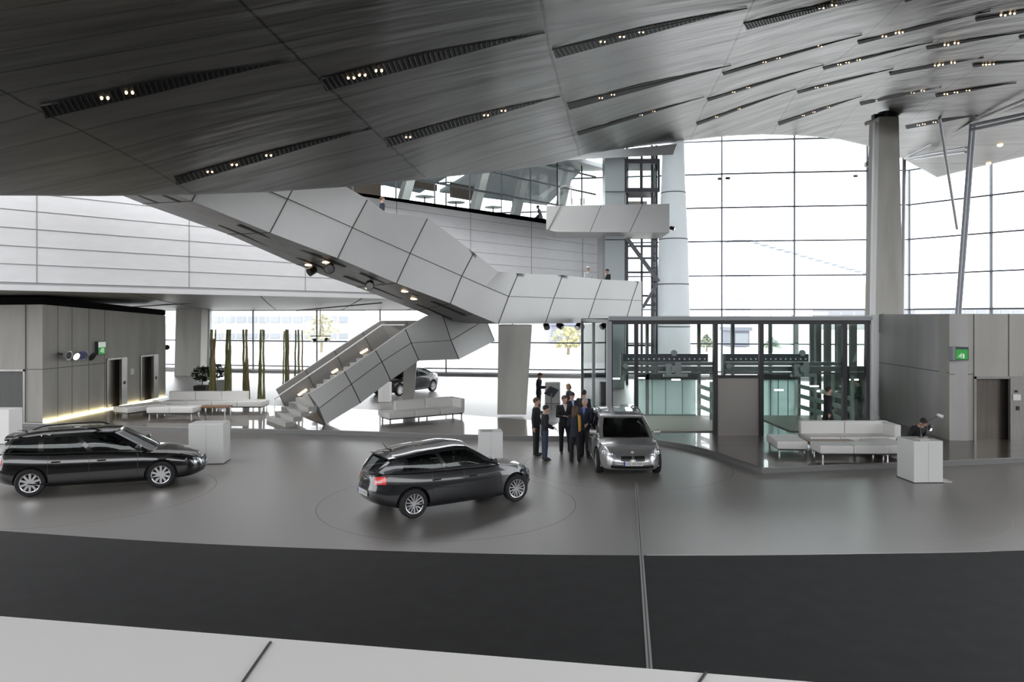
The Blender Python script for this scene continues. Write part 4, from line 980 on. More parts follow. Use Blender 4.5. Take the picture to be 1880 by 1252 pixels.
# desks
def desk(label, corner, rz, w, d, h, hole=False, plate=False, z0=0, group='white box desks'):
    e = thing('desk', label, 'desk', corner, rz, group)
    q = MB(); q.box((w/2, d/2, h/2), (w, d, h), bev=.012); 
    q.build('body', M_WHITE, e, world=False)
    q = MB(); q.box((w*.5, -.002, h*.5), (.008,.006,h*.93)); q.box((w*.52, d/2, h+.002), (w*.96,d*.94,.006)); q.build('panel_joint', mat('joint_pale', (.5,.5,.5), .6), e, world=False)
    q = MB(); q.box((w/2, d/2, .01), (w+.02, d+.02, .02)); q.build('plinth', M_BLACK, e, world=False)
    if hole:
        q = MB(); q.box((w*.35, d*.5, h+.006), (w*.5, d*.35, .012)); q.build('recess', M_DARK, e, world=False)
    if plate:
        q = MB(); q.box((w+.12, .2, .02), (.26,.4,.03)); q.build('foot_plate', mat('plate_pale', (.6,.55,.53), .5), e, world=False)
    return e
desk('white desk the seated person in black works at', G(1678,887), math.radians(2), .78, .8, 1.1, plate=True)
desk('white box desk between the black estate car and the platform', G(346,853), math.radians(5), 1.0, .7, 1.2)
desk('white box desk with a dark recess behind the dark grey hatchback', PZ(880,20.6,0), math.radians(6), .66, .62, 1.13, hole=True)
desk('white box desk cut by the left edge, behind the black estate car', PZ(-40,25.2,0), 0, 1.05, .7, 1.18)
desk('white box desk behind the lower stair flight near the far black car', G(694,739), 0, .6, .6, 1.0)
desk('pale desk standing behind the bamboo poles', G(396,724,0), 0, .48, .5, .78)
desk('pale grey desk behind the people, beside the man with the phone', G(1001,741), 0, .75, .6, 1.05)
e = thing('display_stand', 'small slanted grey display stand on the pale floor behind the group of people', 'stand', G(1012,752))
q = MB(); c = G(1012,752); q.bar(c, c+Vector((0,0,.8)), .06); q.build('post', M_GREY, e)
q = MB(); q.box(c+Vector((0,-.05,.85)), (.5,.05,.5), 0, rot=Matrix.Rotation(.5,3,'X')@Matrix.Rotation(.5,3,'Y')); q.build('screen', mat('screen_grey', (.14,.15,.19), .3), e)
# items on the manned desk
dz = 1.102
c0_ = G(1678,887)
e = thing('desk_lamp', 'thin-armed desk lamp rising from the desk of the seated person', 'lamp', c0_+Vector((.56,.66,dz)))
q = MB(); b = c0_+Vector((.56,.66,dz)); q.tube([b, b+Vector((0,0,.02))], [.07,.07], 12); q.build('base', M_DARK, e)
q = MB(); q.tube([b, b+Vector((-.02,.0,.33)), P(1722,763,20.0)], .009, 6); q.build('arm', M_CHROME, e)
q = MB(); h_ = P(1722,763,20.0); q.tube([h_+Vector((-.02,0,.03)), h_+Vector((.12,0,-.03))], [.035,.05], 10); q.build('lamp_head', M_WHITE, e)
e = thing('table_light', 'small black lamp with a lit white bulb on the manned desk', 'lamp', c0_+Vector((.71,.5,dz)))
q = MB(); b = c0_+Vector((.71,.5,dz)); q.tube([b, b+Vector((0,0,.015))], [.05,.05], 12); q.tube([b, b+Vector((0,0,.25))], .007, 6); q.build('stem', M_DARK, e)
q = MB(); q.lathe([(.055,.22),(.06,.3),(.035,.36),(0,.37)], 12, b); q.build('lamp_shade', M_BLACK, e)
q = MB(); q.ell(b+Vector((0,-.02,.25)), (.04,.04,.05), 10, 8); q.build('bulb', M_WLAMP, e)
q = MB(); q.box(c0_+Vector((.35,.25,dz+.012)), (.3,.22,.02), .2); tag(q.build('paperwork', mat('paper', (.75,.7,.62), .6)), 'flat papers on the desk in front of the seated person', 'papers')
# ================================================================ bamboo poles
M_BAM = [mat('bamboo_green', (.24,.27,.08), .5, noise=.3, nscale=4, stretch=(1,1,.4)), mat('bamboo_brown', (.38,.28,.15), .55, noise=.3, nscale=4, stretch=(1,1,.4)), mat('bamboo_olive', (.42,.41,.2), .5, noise=.25, nscale=4, stretch=(1,1,.4))]
poles = [(387,605,731,3.2,0,1.5),(392,622,731,3,1,-2),(396,622,731,2.6,0,-4),(390,605,731,1.6,1,6),(414,605,727,3.4,0,4),(417,605,727,2.2,0,6),(424,605,727,2.2,2,-2),(421,606,727,1.6,1,1),
         (448,605,733,2.4,0,-1),(455,605,733,2.2,1,-3),(450,605,733,2,1,3),(458,612,733,1.6,2,-6),(475,605,732,2.2,0,4),(485,605,732,2.2,2,-2),(479,606,732,2,0,0),(483,606,731,1.4,1,2),
         (519,608,706,1.6,2,3),(525,605,704,3,0,1),(530,605,702,1.8,1,-1),(541,606,694,1.8,0,2),(549,605,690,2.2,2,-1),(555,606,688,1.5,1,0)]
names_ = ['first','second','third','fourth','fifth','sixth']
cnt = {}
grp = lambda x: 0 if x < 400 else 1 if x < 430 else 2 if x < 465 else 3 if x < 500 else 4 if x < 535 else 5
gname = ['clump nearest the potted tree','second clump from the potted tree','third clump from the potted tree','fourth clump from the potted tree','thick clump by the stair rail','thin clump almost hidden by the stair']
for (x, yt, yb, w, mi, lean) in poles:
    g = grp(x); cnt[g] = cnt.get(g, 0)+1
    d = HC*F/(max(yb, 727)-YH)+random.uniform(-.3,.3) if g < 4 else 39.5+random.uniform(-.3,.3)
    b = PZ(x, d, 0); zt_ = zat(yt, d); r = w*d/F*.95; dx = lean*d/F
    q = MB(); n = 12; pts = [b+Vector((dx*t/n+.012*math.sin(t*1.3+x), .01*math.cos(t*2+x), zt_*t/n)) for t in range(n+1)]
    q.tube(pts, [r*(1.05-.25*t/n) for t in range(n+1)], 9)
    for t in range(1, n): p = pts[t]; q.tube([p-Vector((0,0,.015)), p, p+Vector((0,0,.015))], [r*(1.02-.25*t/n), r*1.14, r*(1.02-.25*t/n)], 9, caps=False)
    tone = ['dark green','brown','olive'][mi]
    tag(q.build('bamboo_pole', M_BAM[mi], smooth=True), '%s %s bamboo pole, %s of the %s' % ('thick' if w > 2.5 else 'slim', tone, names_[cnt[g]-1] if cnt[g] <= 6 else 'last', gname[g]), 'bamboo pole', 'upright bamboo poles behind the left lounge')
# ================================================================ potted trees
def potted(label, px, d, dense, seed):
    R = random.Random(seed); b = PZ(px, d, 0); e = thing('potted_tree', label, 'plant', b)
    q = MB(); q.hull8([b+Vector((x*.3,y*.3,0)) for x, y in ((-1,-1),(1,-1),(1,1),(-1,1))], [b+Vector((x*.34,y*.34,.58)) for x, y in ((-1,-1),(1,-1),(1,1),(-1,1))]); q.build('pot', mat('pot_dark', (.03,.03,.032), .5), e)
    q = MB(); q.box(b+Vector((0,0,.56)), (.6,.6,.05)); q.build('soil', mat('soil', (.05,.035,.025), .9), e)
    q = MB(); q.tube([b+Vector((0,0,.5)), b+Vector((.03,0,.8)), b+Vector((0,.02,1.3))], [.03,.025,.015], 7)
    for k in range(9):
        a = R.random()*6.28; q.tube([b+Vector((0,0,.8+k*.06)), b+Vector((.28*math.cos(a), .28*math.sin(a), 1.05+k*.07))], [.012,.005], 5)
    q.build('trunk', mat('bark_dark', (.12,.08,.05), .8), e)
    q = MB()
    for k in range(dense):
        a = R.random()*6.28; zc = R.uniform(-1,1); rr = math.sqrt(1-zc*zc)*R.random()**.4
        c = b+Vector((.47*rr*math.cos(a), .47*rr*math.sin(a), 1.2+.38*zc)); dr = Vector((math.cos(a), math.sin(a), R.uniform(-.4,.7))).normalized()
        s = dr.cross(Vector((R.uniform(-.5,.5),R.uniform(-.5,.5),1))).normalized()*.055; L_ = dr*.17
        q.add([c, c+L_*.5+s, c+L_, c+L_*.5-s], [(0,1,2,3)])
    q.build('foliage', mat('leaf_dark', (.03,.055,.022), .45), e)
potted('bushy potted tree in a square black pot, left of the first bamboo clump', 371, 40.5, 620, 3)
potted('potted tree in a dark pot partly hidden behind the first bamboo clump', 398, 42.6, 480, 9)
# ================================================================ gallery parapet under the camera
q = MB(); zt = 3.9
a = PZ(-300, 0, 0); pL = Vector((-2.6,1.42,zt)); pR = Vector((2.2,.735,zt))
A0 = P(0,1131,(HC-zt)*F/(1131-YH)); A1 = P(1290,1235.5,(HC-zt)*F/(1235.5-YH)); dv = (A1-A0); dv.z = 0; dv.normalize(); nv = Vector((-dv.y, dv.x, 0))
s0_, s1_ = A0-dv*4, A0+dv*6
q.hull8([s0_, s1_, s1_-nv*.62, s0_-nv*.62], [p-Vector((0,0,.09)) for p in (s0_, s1_, s1_-nv*.62, s0_-nv*.62)])
q.hull8([s0_-nv*.02-Vector((0,0,.09)), s1_-nv*.02-Vector((0,0,.09)), s1_-nv*.18-Vector((0,0,.09)), s0_-nv*.18-Vector((0,0,.09))], [p-Vector((0,0,1.4)) for p in (s0_-nv*.02, s1_-nv*.02, s1_-nv*.18, s0_-nv*.18)])
for (xa, ya, xb, yb) in ((497,1180,447,1252),(1296,1236,1285,1252)):
    a = P(xa, ya, (HC-zt)*F/(ya-YH)); b = P(xb, yb, (HC-zt)*F/(yb-YH)); q.bar(a-(b-a)*.0+Vector((0,0,.0005)), a+(b-a)*4+Vector((0,0,.0005)), .0035, .004, 1)
struct(q.build('trim_11', [mat('parapet_metal', (.8,.8,.78), .4, metal=.1), M_SEAM]), 'white sheet-metal coping in the foreground')
# ================================================================ cars
def sgn(x): return (x > 0)-(x < 0)
M_TYRE = mat('tyre', (.015,.015,.016), .75); M_RIM = mat('alloy_rim', (.62,.62,.64), .28, metal=.8)
M_CGL = glass('car_glass', (.16,.18,.18), .11, .03); M_CLENS = mat('headlamp', (.55,.58,.62), .1, metal=.6, coat=1)
M_RED = mat('tail_red', (.5,.01,.012), .2, coat=1, emit=(1,.05,.04), es=.25); M_INT = mat('car_interior', (.03,.028,.026), .8)
M_PLATE = mat('plate_white', (.7,.7,.68), .5); M_BLUE = mat('plate_blue', (.02,.07,.5), .5); M_TRIMB = mat('car_trim_black', (.01,.01,.01), .35)
class Car:
    def __init__(s, name, label, loc, rz, paint, spec, group='cars'):
        s.S = spec; s.paint = paint; s.e = thing(name, label, 'car', loc, rz, group); s.L = spec['L']; s.W = spec['W']/2
        s.body(); s.greenhouse(); s.wheels(); s.details()
    # plan outline: point for angle
    def outline(s, th):
        c, n = math.cos(th), s.S.get('nf', 3.4) if math.cos(th) > 0 else s.S.get('nr', 4.2)
        x = s.L/2*sgn(c)*abs(c)**(2/n); y = s.W*sgn(math.sin(th))*abs(math.sin(th))**(2/n); return x, y
    def yw(s, x, W=None):   # half-width at x
        n = s.S.get('nf', 3.4) if x > 0 else s.S.get('nr', 4.2); return (W or s.W)*max(0, 1-abs(2*x/s.L)**n)**(1/n)
    def top(s, x): return interp(x, s.S['belt'])
    def bot(s, x): return clampi(x, s.S['sill'])
    PROF = [(0,.93),(.08,.975),(.22,1.0),(.45,1.005),(.62,.995),(.72,.992),(.8,.975),(.9,.95),(1,.915)]
    def R(s, th, h, off=0):
        x, y = s.outline(th); f = clampi(h, s.PROF)
        ex = clampi(h, [(0,.955),(.12,.985),(.3,1.0),(.5,.998),(.7,.985),(.85,.965),(1,.93)]) if x > 0 else clampi(h, [(0,.96),(.2,.995),(.45,1.0),(.6,.985),(.8,.975),(1,.955)])
        z = lerp(s.bot(x), s.top(x), h)
        v = Vector((x*lerp(1, ex, min(1, abs(2*x/s.L)**3)), y*f, z))
        if off:
            nrm = Vector((sgn(x)*abs(2*x/s.L)**6, sgn(y)*abs(y/s.W)**3+1e-4*sgn(y), 0)); nrm.normalize() if nrm.length > 1e-6 else None; v += nrm*off
        return v
    def th_of(s, x=None, y=None, front=True, side=1):
        if x is not None:
            n = s.S.get('nf', 3.4) if x > 0 else s.S.get('nr', 4.2); c = sgn(x)*min(1, abs(2*x/s.L))**(n/2); return side*math.acos(c)
        n = s.S.get('nf', 3.4) if front else s.S.get('nr', 4.2); sn = min(1, abs(y)/s.W)**(n/2)*(1 if y >= 0 else -1); a = math.asin(sn); return a if front else math.pi-a
    def body(s):
        n = 96; NH = 12; hs = [i/NH for i in range(NH+1)]
        ths = []
        for k in range(n):
            ths.append(2*math.pi*k/n)
        # denser along sides: reparametrise by x
        ths = sorted(set([round(t, 5) for t in [s.th_of(x=lerp(s.L/2*.995, -s.L/2*.995, i/44), side=1) for i in range(45)]+[0.0, math.pi]+[a for a in (.12,.25,.4,math.pi-.12,math.pi-.25,math.pi-.4)]]))
        ths = ths+[-t for t in ths[::-1] if 0 < t < math.pi-1e-4]
        q = MB(); rows = [[s.R(t, h) for t in ths] for h in hs]
        q.grid(rows, 0, True)
        # deck: from top ring inward
        topr = rows[-1]; cr = []
        for f in (.9,.7,.4,0):
            r = []
            for p in topr:
                xx = p.x; crown = s.S.get('crown', .05)*(1-f*f)
                r.append(Vector((xx*(1-.02*(1-f)), p.y*f, p.z+crown)))
            cr.append(r)
        q.grid([topr]+cr, 0, True)
        botr = rows[0]; q.grid([botr, [Vector((p.x*.97, p.y*.85, p.z-.03)) for p in botr], [Vector((p.x*.97, 0, p.z-.03)) for p in botr]], 1, True)
        o = q.build('body', [s.paint, M_TRIMB], s.e, world=False, smooth=True, angle=50)
        bm = bmesh.new(); bm.from_mesh(o.data); bmesh.ops.remove_doubles(bm, verts=bm.verts, dist=.0015)
        bmesh.ops.dissolve_degenerate(bm, dist=.0005, edges=bm.edges); bmesh.ops.recalc_face_normals(bm, faces=bm.faces); bm.to_mesh(o.data); bm.free()
        # wheel arches
        cut = MB(); r = s.S['wr']+.055
        for xw in s.S['ax']:
            for sy in (-1,1):
                cut.tube([Vector((xw, sy*(s.W-.27), s.S['wr'])), Vector((xw, sy*(s.W+.2), s.S['wr']))], r, 36)
        c = cut.build('cutter', M_TRIMB, s.e, world=False, link=True)
        bpy.context.view_layer.update()
        md = o.modifiers.new('arch', 'BOOLEAN'); md.object = c; md.solver = 'EXACT'; md.material_mode = 'TRANSFER'
        dg = bpy.context.evaluated_depsgraph_get(); dg.update()
        me = bpy.data.meshes.new_from_object(o.evaluated_get(dg)); o.modifiers.clear(); old = o.data; o.data = me
        for p in me.polygons: p.use_smooth = True
        me.set_sharp_from_angle(angle=math.radians(48))
        bpy.data.objects.remove(c, do_unlink=True)
        s.bodyo = o
    def greenhouse(s):
        S = s.S; P_ = S['gh']   # cowl x, roof front x, roof rear x, rear base x, roof z profile
        xc, xf, xr, xb = P_; nT, nH = 30, 8
        yi = S.get('tumble', .17)
        def side(t, h, sy, off=0):
            bx = lerp(xc, xb, t); rx = lerp(xf, xr, t)
            x = lerp(bx, rx, h); zb = s.top(bx)+.015; zr = clampi(rx, S['roof'])
            yb = min(s.yw(bx)*.905, s.W*.905)-S.get('ghin', .02); yr = s.W*(.905)-yi-.05*abs(2*t-1)**4
            # round plan at both ends
            yb -= .03*abs(2*t-1)**6
            y = lerp(yb, yr, h)+.03*math.sin(math.pi*h); z = lerp(zb, zr, h**.95)
            return Vector((x, sy*(y+off), z+off*.15))
        def front(u, h, off=0, rear=False):
            t = 1 if rear else 0; a = side(t, h, -1); b = side(t, h, 1); p = a.lerp(b, u); bul = (S.get('bulr', .1) if rear else .16)*(1-(2*u-1)**2)
            p.x += (-1 if rear else 1)*(bul*(1-.35*h)+off); p.z += off*.5+.012*(1-(2*u-1)**2)*h; return p
        s.side, s.frontf = side, front
        q = MB()
        for sy in (-1,1): q.grid([[side(t/nT, h/nH, sy) for t in range(nT+1)] for h in range(nH+1)])
        for rr in (False, True): q.grid([[front(u/16, h/nH, 0, rr) for u in range(17)] for h in range(nH+1)])
        # roof
        rows = []
        for i in range(nT+1):
            t = i/nT; a = side(t, 1, -1); b = side(t, 1, 1); row = []
            for k in range(17):
                u = k/16; w = 1-(2*u-1)**2; p = a.lerp(b, u); p.z += .055*w**.7; fx = front(u, 1).x-a.x; rx = front(u, 1, 0, True).x-a.x
                p.x += fx*(1-t)**3*1.0 if t < .5 else (front(u,1,0,True).x-side(1,1,-1).x)*t**3*(1 if t > .5 else 0)
                if i == 0: p = front(u, 1)
                if i == nT: p = front(u, 1, 0, True)
                row.append(p)
            rows.append(row)
        q.grid(rows)
        ghm = q
        # cut windows: the shell is built only where there is no glass
        q = MB(); eps = 1e-6
        win = S['win']    # list of (t0,t1) along side
        hw0, hw1 = S.get('hw', (.1,.86))
        tb = sorted(set([0,1]+[x for w in win for x in w])); 
        def rng(a, b, n): return [lerp(a, b, i/n) for i in range(n+1)]
        for sy in (-1,1):
            for i in range(len(tb)-1):
                a, b = tb[i], tb[i+1]; isw = any(abs(a-w[0]) < eps and abs(b-w[1]) < eps for w in win); n = max(2, int((b-a)*24))
                if isw:
                    for h0, h1 in ((0,hw0),(hw1,1)): q.grid([[side(t, h, sy) for t in rng(a,b,n)] for h in rng(h0,h1,2)])
                else: q.grid([[side(t, h, sy) for t in rng(a,b,n)] for h in rng(0,1,6)], 0 if not S.get('blackb') or a < .1 or b > .9 else 1)
        for rr in (False, True):
            u0, v0, v1 = (.07,.05,.93) if not rr else S.get('rw', (.1,.12,.9))
            q.grid([[front(u, h, 0, rr) for u in rng(0,1,16)] for h in rng(0,v0,2)]); q.grid([[front(u, h, 0, rr) for u in rng(0,1,16)] for h in rng(v1,1,2)])
            q.grid([[front(u, h, 0, rr) for u in rng(0,u0,3)] for h in rng(v0,v1,4)]); q.grid([[front(u, h, 0, rr) for u in rng(1-u0,1,3)] for h in rng(v0,v1,4)])
            g = MB(); g.grid([[front(u, h, -.006, rr) for u in rng(u0,1-u0,12)] for h in rng(v0,v1,8)])
            g.build('rear_window' if rr else 'windscreen', M_CGL, s.e, world=False, smooth=True)
        q.grid(rows)
        q.build('cabin_shell', [s.paint, M_TRIMB], s.e, world=False, smooth=True, angle=35)
        for sy in (-1,1):
            for a, b in win:
                g = MB(); g.grid([[side(t, h, sy, -.008) for t in rng(a,b,8)] for h in rng(hw0,hw1,5)]); g.build('side_window', M_CGL, s.e, world=False, smooth=True)
            # trim line at window base
            g = MB(); pts = [side(t, hw0*.6, sy, .004) for t in rng(win[0][0], win[-1][1], 14)]; g.tube(pts, .011, 5)
            if S.get('trimtop'): g.tube([side(t, hw1+.03, sy, .003) for t in rng(win[0][0], win[-1][1], 14)], .008, 5)
            g.build('window_trim', M_CHROME if S.get('trimtop') else M_TRIMB, s.e, world=False)
        # interior
        zb = s.top(0)
        q = MB(); q.box(((xc+xb)/2, 0, zb+.004), ((xc-xb)*.9, s.W*1.4, .02)); q.box((xc-.35, 0, zb+.04), (.3, s.W*1.35, .1), bev=.03); q.build('interior', M_INT, s.e, world=False)
        for x, y in ((.15,.36),(.15,-.36),(-.7,.36),(-.7,-.36)):
            q = MB(); q.box((x, y, zb+.08), (.14,.44,.34), bev=.05); q.box((x-.03, y, zb+.32), (.08,.24,.16), bev=.03); q.build('seat', mat('seat_dark', (.06,.055,.05), .7), s.e, world=False)
    def wheels(s):
        r = s.S['wr']; w = .21; rr = r*.69
        tyre = MB(); tyre.lathe([(rr,-w/2+.01),(rr+.02,-w/2),(r-.025,-w/2+.005),(r,-w/2+.035),(r,w/2-.035),(r-.025,w/2-.005),(rr+.02,w/2),(rr,w/2-.01)], 36, axis='Y')
        rim = MB(); rim.lathe([(rr,-w/2+.012),(rr-.02,-w/2+.02),(rr-.035,-.02),(rr-.035,w/2-.02),(rr,w/2-.012)], 36, axis='Y')
        yo = -w/2+.028
        ns = s.S.get('spokes', 10)
        for k in range(ns):
            a = 2*math.pi*(k+.5)/ns; d1, d2 = (Vector((math.cos(a),0,math.sin(a))), Vector((-math.sin(a),0,math.cos(a))))
            sp = .5
            if s.S.get('pair'):
                for sg in (-1,1): rim.bar(d1*.05+d2*sg*.018+Vector((0,yo+.012,0)), d1*(rr-.012)+d2*sg*.045+Vector((0,yo,0)), .028, .03, up=(0,1,0))
            else: rim.bar(d1*.05+Vector((0,yo+.012,0)), d1*(rr-.012)+Vector((0,yo,0)), .052, .03, up=(0,1,0))
        rim.tube([Vector((0,yo+.03,0)), Vector((0,yo-.004,0))], [.062,.055], 16)
        back = MB(); back.tube([Vector((0,.02,0)), Vector((0,.05,0))], [rr-.03,rr-.03], 24); 
        mt = tyre.build('tyre', M_TYRE, None, smooth=True, link=False, angle=35).data; mr = rim.build('rim', M_RIM, None, smooth=True, link=False, angle=30).data; mk = back.build('brake', M_TRIMB, None, link=False).data
        for o_ in [x for x in bpy.data.objects if x.name.split('.')[0] in ('tyre','rim','brake') and not x.users_collection and x.parent is None]: bpy.data.objects.remove(o_)
        for xw in s.S['ax']:
            for sy in (-1,1):
                wo = bpy.data.objects.new('wheel', mt); COL.objects.link(wo); wo.parent = s.e
                wo.matrix_basis = Matrix.Translation((xw, sy*(s.W-.125), r))@Matrix.Rotation(0 if sy < 0 else math.pi, 4, 'Z')
                for nm, mm in (('rim', mr), ('brake_disc', mk)):
                    ro_ = bpy.data.objects.new(nm, mm); COL.objects.link(ro_); ro_.parent = wo
    def patch(s, name, m, tr, hr, off=.006, n=8, nh=4, sub=None):
        q = MB(); a = [[s.R(lerp(tr[0],tr[1],i/n), lerp(hr[0],hr[1],j/nh), off) for i in range(n+1)] for j in range(nh+1)]
        b = [[s.R(lerp(tr[0],tr[1],i/n), lerp(hr[0],hr[1],j/nh), -.01) for i in range(n+1)] for j in range(nh+1)]
        q.grid(a); q.grid([a[0], b[0]]); q.grid([a[-1], b[-1]]); q.grid([[r[0] for r in a], [r[0] for r in b]]); q.grid([[r[-1] for r in a], [r[-1] for r in b]])
        return q.build(name, m, sub or s.e, world=False, smooth=True, angle=40)
    def details(s):
        S = s.S
        for sy in (-1,1):
            # headlamps wrap the front corner
            t0, t1 = s.th_of(y=sy*s.W*.5), s.th_of(x=s.L/2*.9, side=sy)
            hl = s.patch('headlamp', M_CLENS, (t0, t1), S.get('hl', (.6,.86)), .006)
            for fy in (.62,.8):
                v = s.R(s.th_of(y=sy*s.W*fy), sum(S.get('hl', (.66,.86)))/2, .008); q = MB(); q.lathe([(0,.012),(.035,.008),(.06,0)], 16, v, 'X'); q.build('lamp_ring', M_CHROME, hl, world=False) if False else q.build('lamp_ring', mat('lens_bright', (.8,.85,.9), .05, metal=.9), s.e, world=False)
            # tail lamps
            t0, t1 = s.th_of(y=sy*s.W*S.get('tly', .62), front=False), s.th_of(x=-s.L/2*S.get('tlx', .93), side=sy)
            if t0*t1 < 0: t0 = -t0
            t0 = sy*s.th_of(y=s.W*S.get('tly', .62), front=False)
            tl = s.patch('tail_lamp', M_RED, (t0, t1), S.get('tl', (.62,.84)), .008)
            s.patch('reverse_lamp', mat('clear_lamp', (.75,.72,.72), .2), (lerp(t0,t1,.15), lerp(t0,t1,.7)), (S.get('tl', (.62,.84))[0]+.055, S.get('tl', (.62,.84))[0]+.10), .012)
            # mirrors
            q = MB(); c = s.side(.03,.18,sy)+Vector((-.02, sy*.15, .03)); q.box(c, (.13,.2,.13), bev=.045); q.box(c+Vector((0,-sy*.12,-.05)), (.06,.12,.04)); q.build('wing_mirror', s.paint, s.e, world=False, smooth=True)
            # door handles and door gaps
            for x in S['handles']:
                t = s.th_of(x=x, side=sy); v = s.R(t, .8, .012); q = MB(); q.box(v, (.2,.03,.035), bev=.01); q.build('door_handle', s.paint if S.get('hpaint') else M_TRIMB, s.e, world=False)
            q = MB()
            for x in S['gaps']:
                pts = [s.R(s.th_of(x=x, side=sy), h, .0015) for h in (.06,.2,.4,.6,.8,.97)]; q.tube(pts, .005, 4)
            q.build('door_gap', M_TRIMB, s.e, world=False)
            # sill strip
            q = MB(); q.tube([s.R(s.th_of(x=x, side=sy), .1, .004) for x in [lerp(S['ax'][0]-.42, S['ax'][1]+.42, k/8) for k in range(9)]], .018, 6); q.build('sill_strip', s.paint, s.e, world=False)
        # kidney grille
        for sy in (-1,1):
            t0, t1 = s.th_of(y=sy*.035), s.th_of(y=sy*.33); gh = S.get('gh_h', (.56,.8))
            fr = s.patch('grille_frame', M_CHROME, (t0-sy*.0, t1), (gh[0]-.02, gh[1]+.02), .008); s.patch('grille', M_TRIMB, (lerp(t0,t1,.06), lerp(t0,t1,.94)), gh, .013)
        s.patch('lower_intake', M_TRIMB, (s.th_of(y=-s.W*.62), s.th_of(y=s.W*.62)), (.12,.27), .005, 12)
        q = MB(); q.tube([s.R(s.th_of(y=y), .3, .008) for y in [s.W*.6*(k/5-1) for k in range(11)]], .01, 5); q.build('bumper_strip', s.paint, s.e, world=False)
        # hood badge and plates
        v = s.R(0, .985, .0); q = MB(); q.tube([v+Vector((-.03,0,.0)), v+Vector((.006,0,.012))], .04, 20); q.build('badge', M_CHROME, s.e, world=False)
        q = MB(); q.add([v+Vector((.009,0,.013)), v+Vector((.009,.028,.013)), v+Vector((.005,.0,.04))], [(0,1,2)]); 
        for fr_ in (1,-1):
            x = s.R(0 if fr_ > 0 else math.pi, S.get('ph', (.42,.4))[0 if fr_ > 0 else 1]).x; z = lerp(s.bot(x), s.top(x), S.get('ph', (.42,.4))[0 if fr_ > 0 else 1])
            q = MB(); q.box((x+fr_*.012, 0, z), (.02,.52,.115)); po = q.build('number_plate', M_PLATE, s.e, world=False)
            q = MB(); q.box((x+fr_*.024, fr_*-.235 if fr_ < 0 else .235*-1*-1*(1 if False else -1)*-1, z), (.006,.045,.11)); 
            q = MB(); q.box((x+fr_*.024, (-.235 if fr_ > 0 else .235), z), (.006,.045,.11)); q.build('blue_band', M_BLUE, s.e, world=False)
            q = MB()
            for k, yy in enumerate((-.15,-.09,.0,.05,.12,.17,.21)): q.box((x+fr_*.0235, yy*(1 if fr_ > 0 else -1), z), (.004,.026,.065))
            q.build('plate_marks', mat('plate_marks', (.35,.35,.36), .6), s.e, world=False)
        v = s.R(math.pi, .8, .0); q = MB(); q.tube([v+Vector((.01,0,0)), v+Vector((-.012,0,0))], .04, 20); q.build('badge', M_CHROME, s.e, world=False)
        q = MB(); v = s.R(math.pi+.3, .66, .0); q.box(s.R(s.th_of(y=.45*s.W, front=False), .68, .004)+Vector((-.003,0,0)), (.006,.11,.022)); q.build('tail_mark', M_CHROME, s.e, world=False)
        # hood creases
        q = MB()
        xc = S['gh'][0]
        q = MB()
        q = MB(); 
        for sy in (0,):
            for y in (.1,-.45): 
                a = s.frontf(.5+y/1.6, .05, .003); b = s.frontf(.5+(y+.42)/1.6, .09, .004); q.tube([a, b], .009, 5)
        q.build('wiper', M_TRIMB, s.e, world=False)
        if S.get('rails'):
            for sy in (-1,1):
                q = MB(); pts = [s.side(t, 1, sy)+Vector((0, -sy*.06, .05+(.03 if 0 < i < 8 else -.03))) for i, t in enumerate([lerp(.12,.92,k/8) for k in range(9)])]; q.tube(pts, .018, 8); q.build('roof_rail', S['rails'], s.e, world=False, smooth=True)
        if S.get('spoiler'):
            q = MB(); rows = []
            for k in range(17):
                u = k/16; p = s.frontf(u, 1, 0, True)+Vector((0,0,.055*(1-(2*u-1)**2)**.7*.6)); rows.append([p+Vector((.12,0,.012)), p+Vector((-.1,0,.0)), p+Vector((-.1,0,-.03)), p+Vector((.02,0,-.03))])
            q.grid(rows); q.build('roof_spoiler', s.paint, s.e, world=False, smooth=True)
        q = MB(); p = s.side(.9,1,0)+Vector((0,0,.07)); q.tube([p, p+Vector((-.1 if S.get('antenna') else -.05,0,.02)), p+Vector((-.22,0,.18 if S.get('antenna') else .03))], [.02,.012,.004], 6); q.build('antenna', M_TRIMB, s.e, world=False)
def paintm(n, c, metal=.5, rough=.22): return mat(n, c, rough, metal=metal, coat=1)
PB_ = paintm('paint_black', (.006,.006,.007), .2, .18); PG_ = paintm('paint_graphite', (.026,.027,.031), .5, .26); PS_ = paintm('paint_silver', (.46,.46,.47), .75, .24)
wagon = dict(L=4.84, W=1.85, wr=.335, ax=(-1.5,1.39), belt=[(-2.42,.98),(-2.2,1.02),(-1,.965),(.7,.93),(1.0,.92),(1.6,.865),(2.1,.79),(2.42,.715)], sill=[(-2.42,.36),(-1.6,.22),(1.6,.2),(2.1,.22),(2.42,.25)],
             gh=(1.15,.3,-2.0,-2.32), roof=[(-2.0,1.38),(-1.3,1.46),(-.3,1.485),(.3,1.43)], win=[(.08,.36),(.4,.68),(.72,.94)], handles=(-.95,.05), gaps=(.86,-.22,-1.12), hpaint=True, rails=PB_, trimtop=False, crown=.055, spoiler=True, tlx=.9, ghin=.02, hw=(.12,.84), gh_h=(.56,.82))
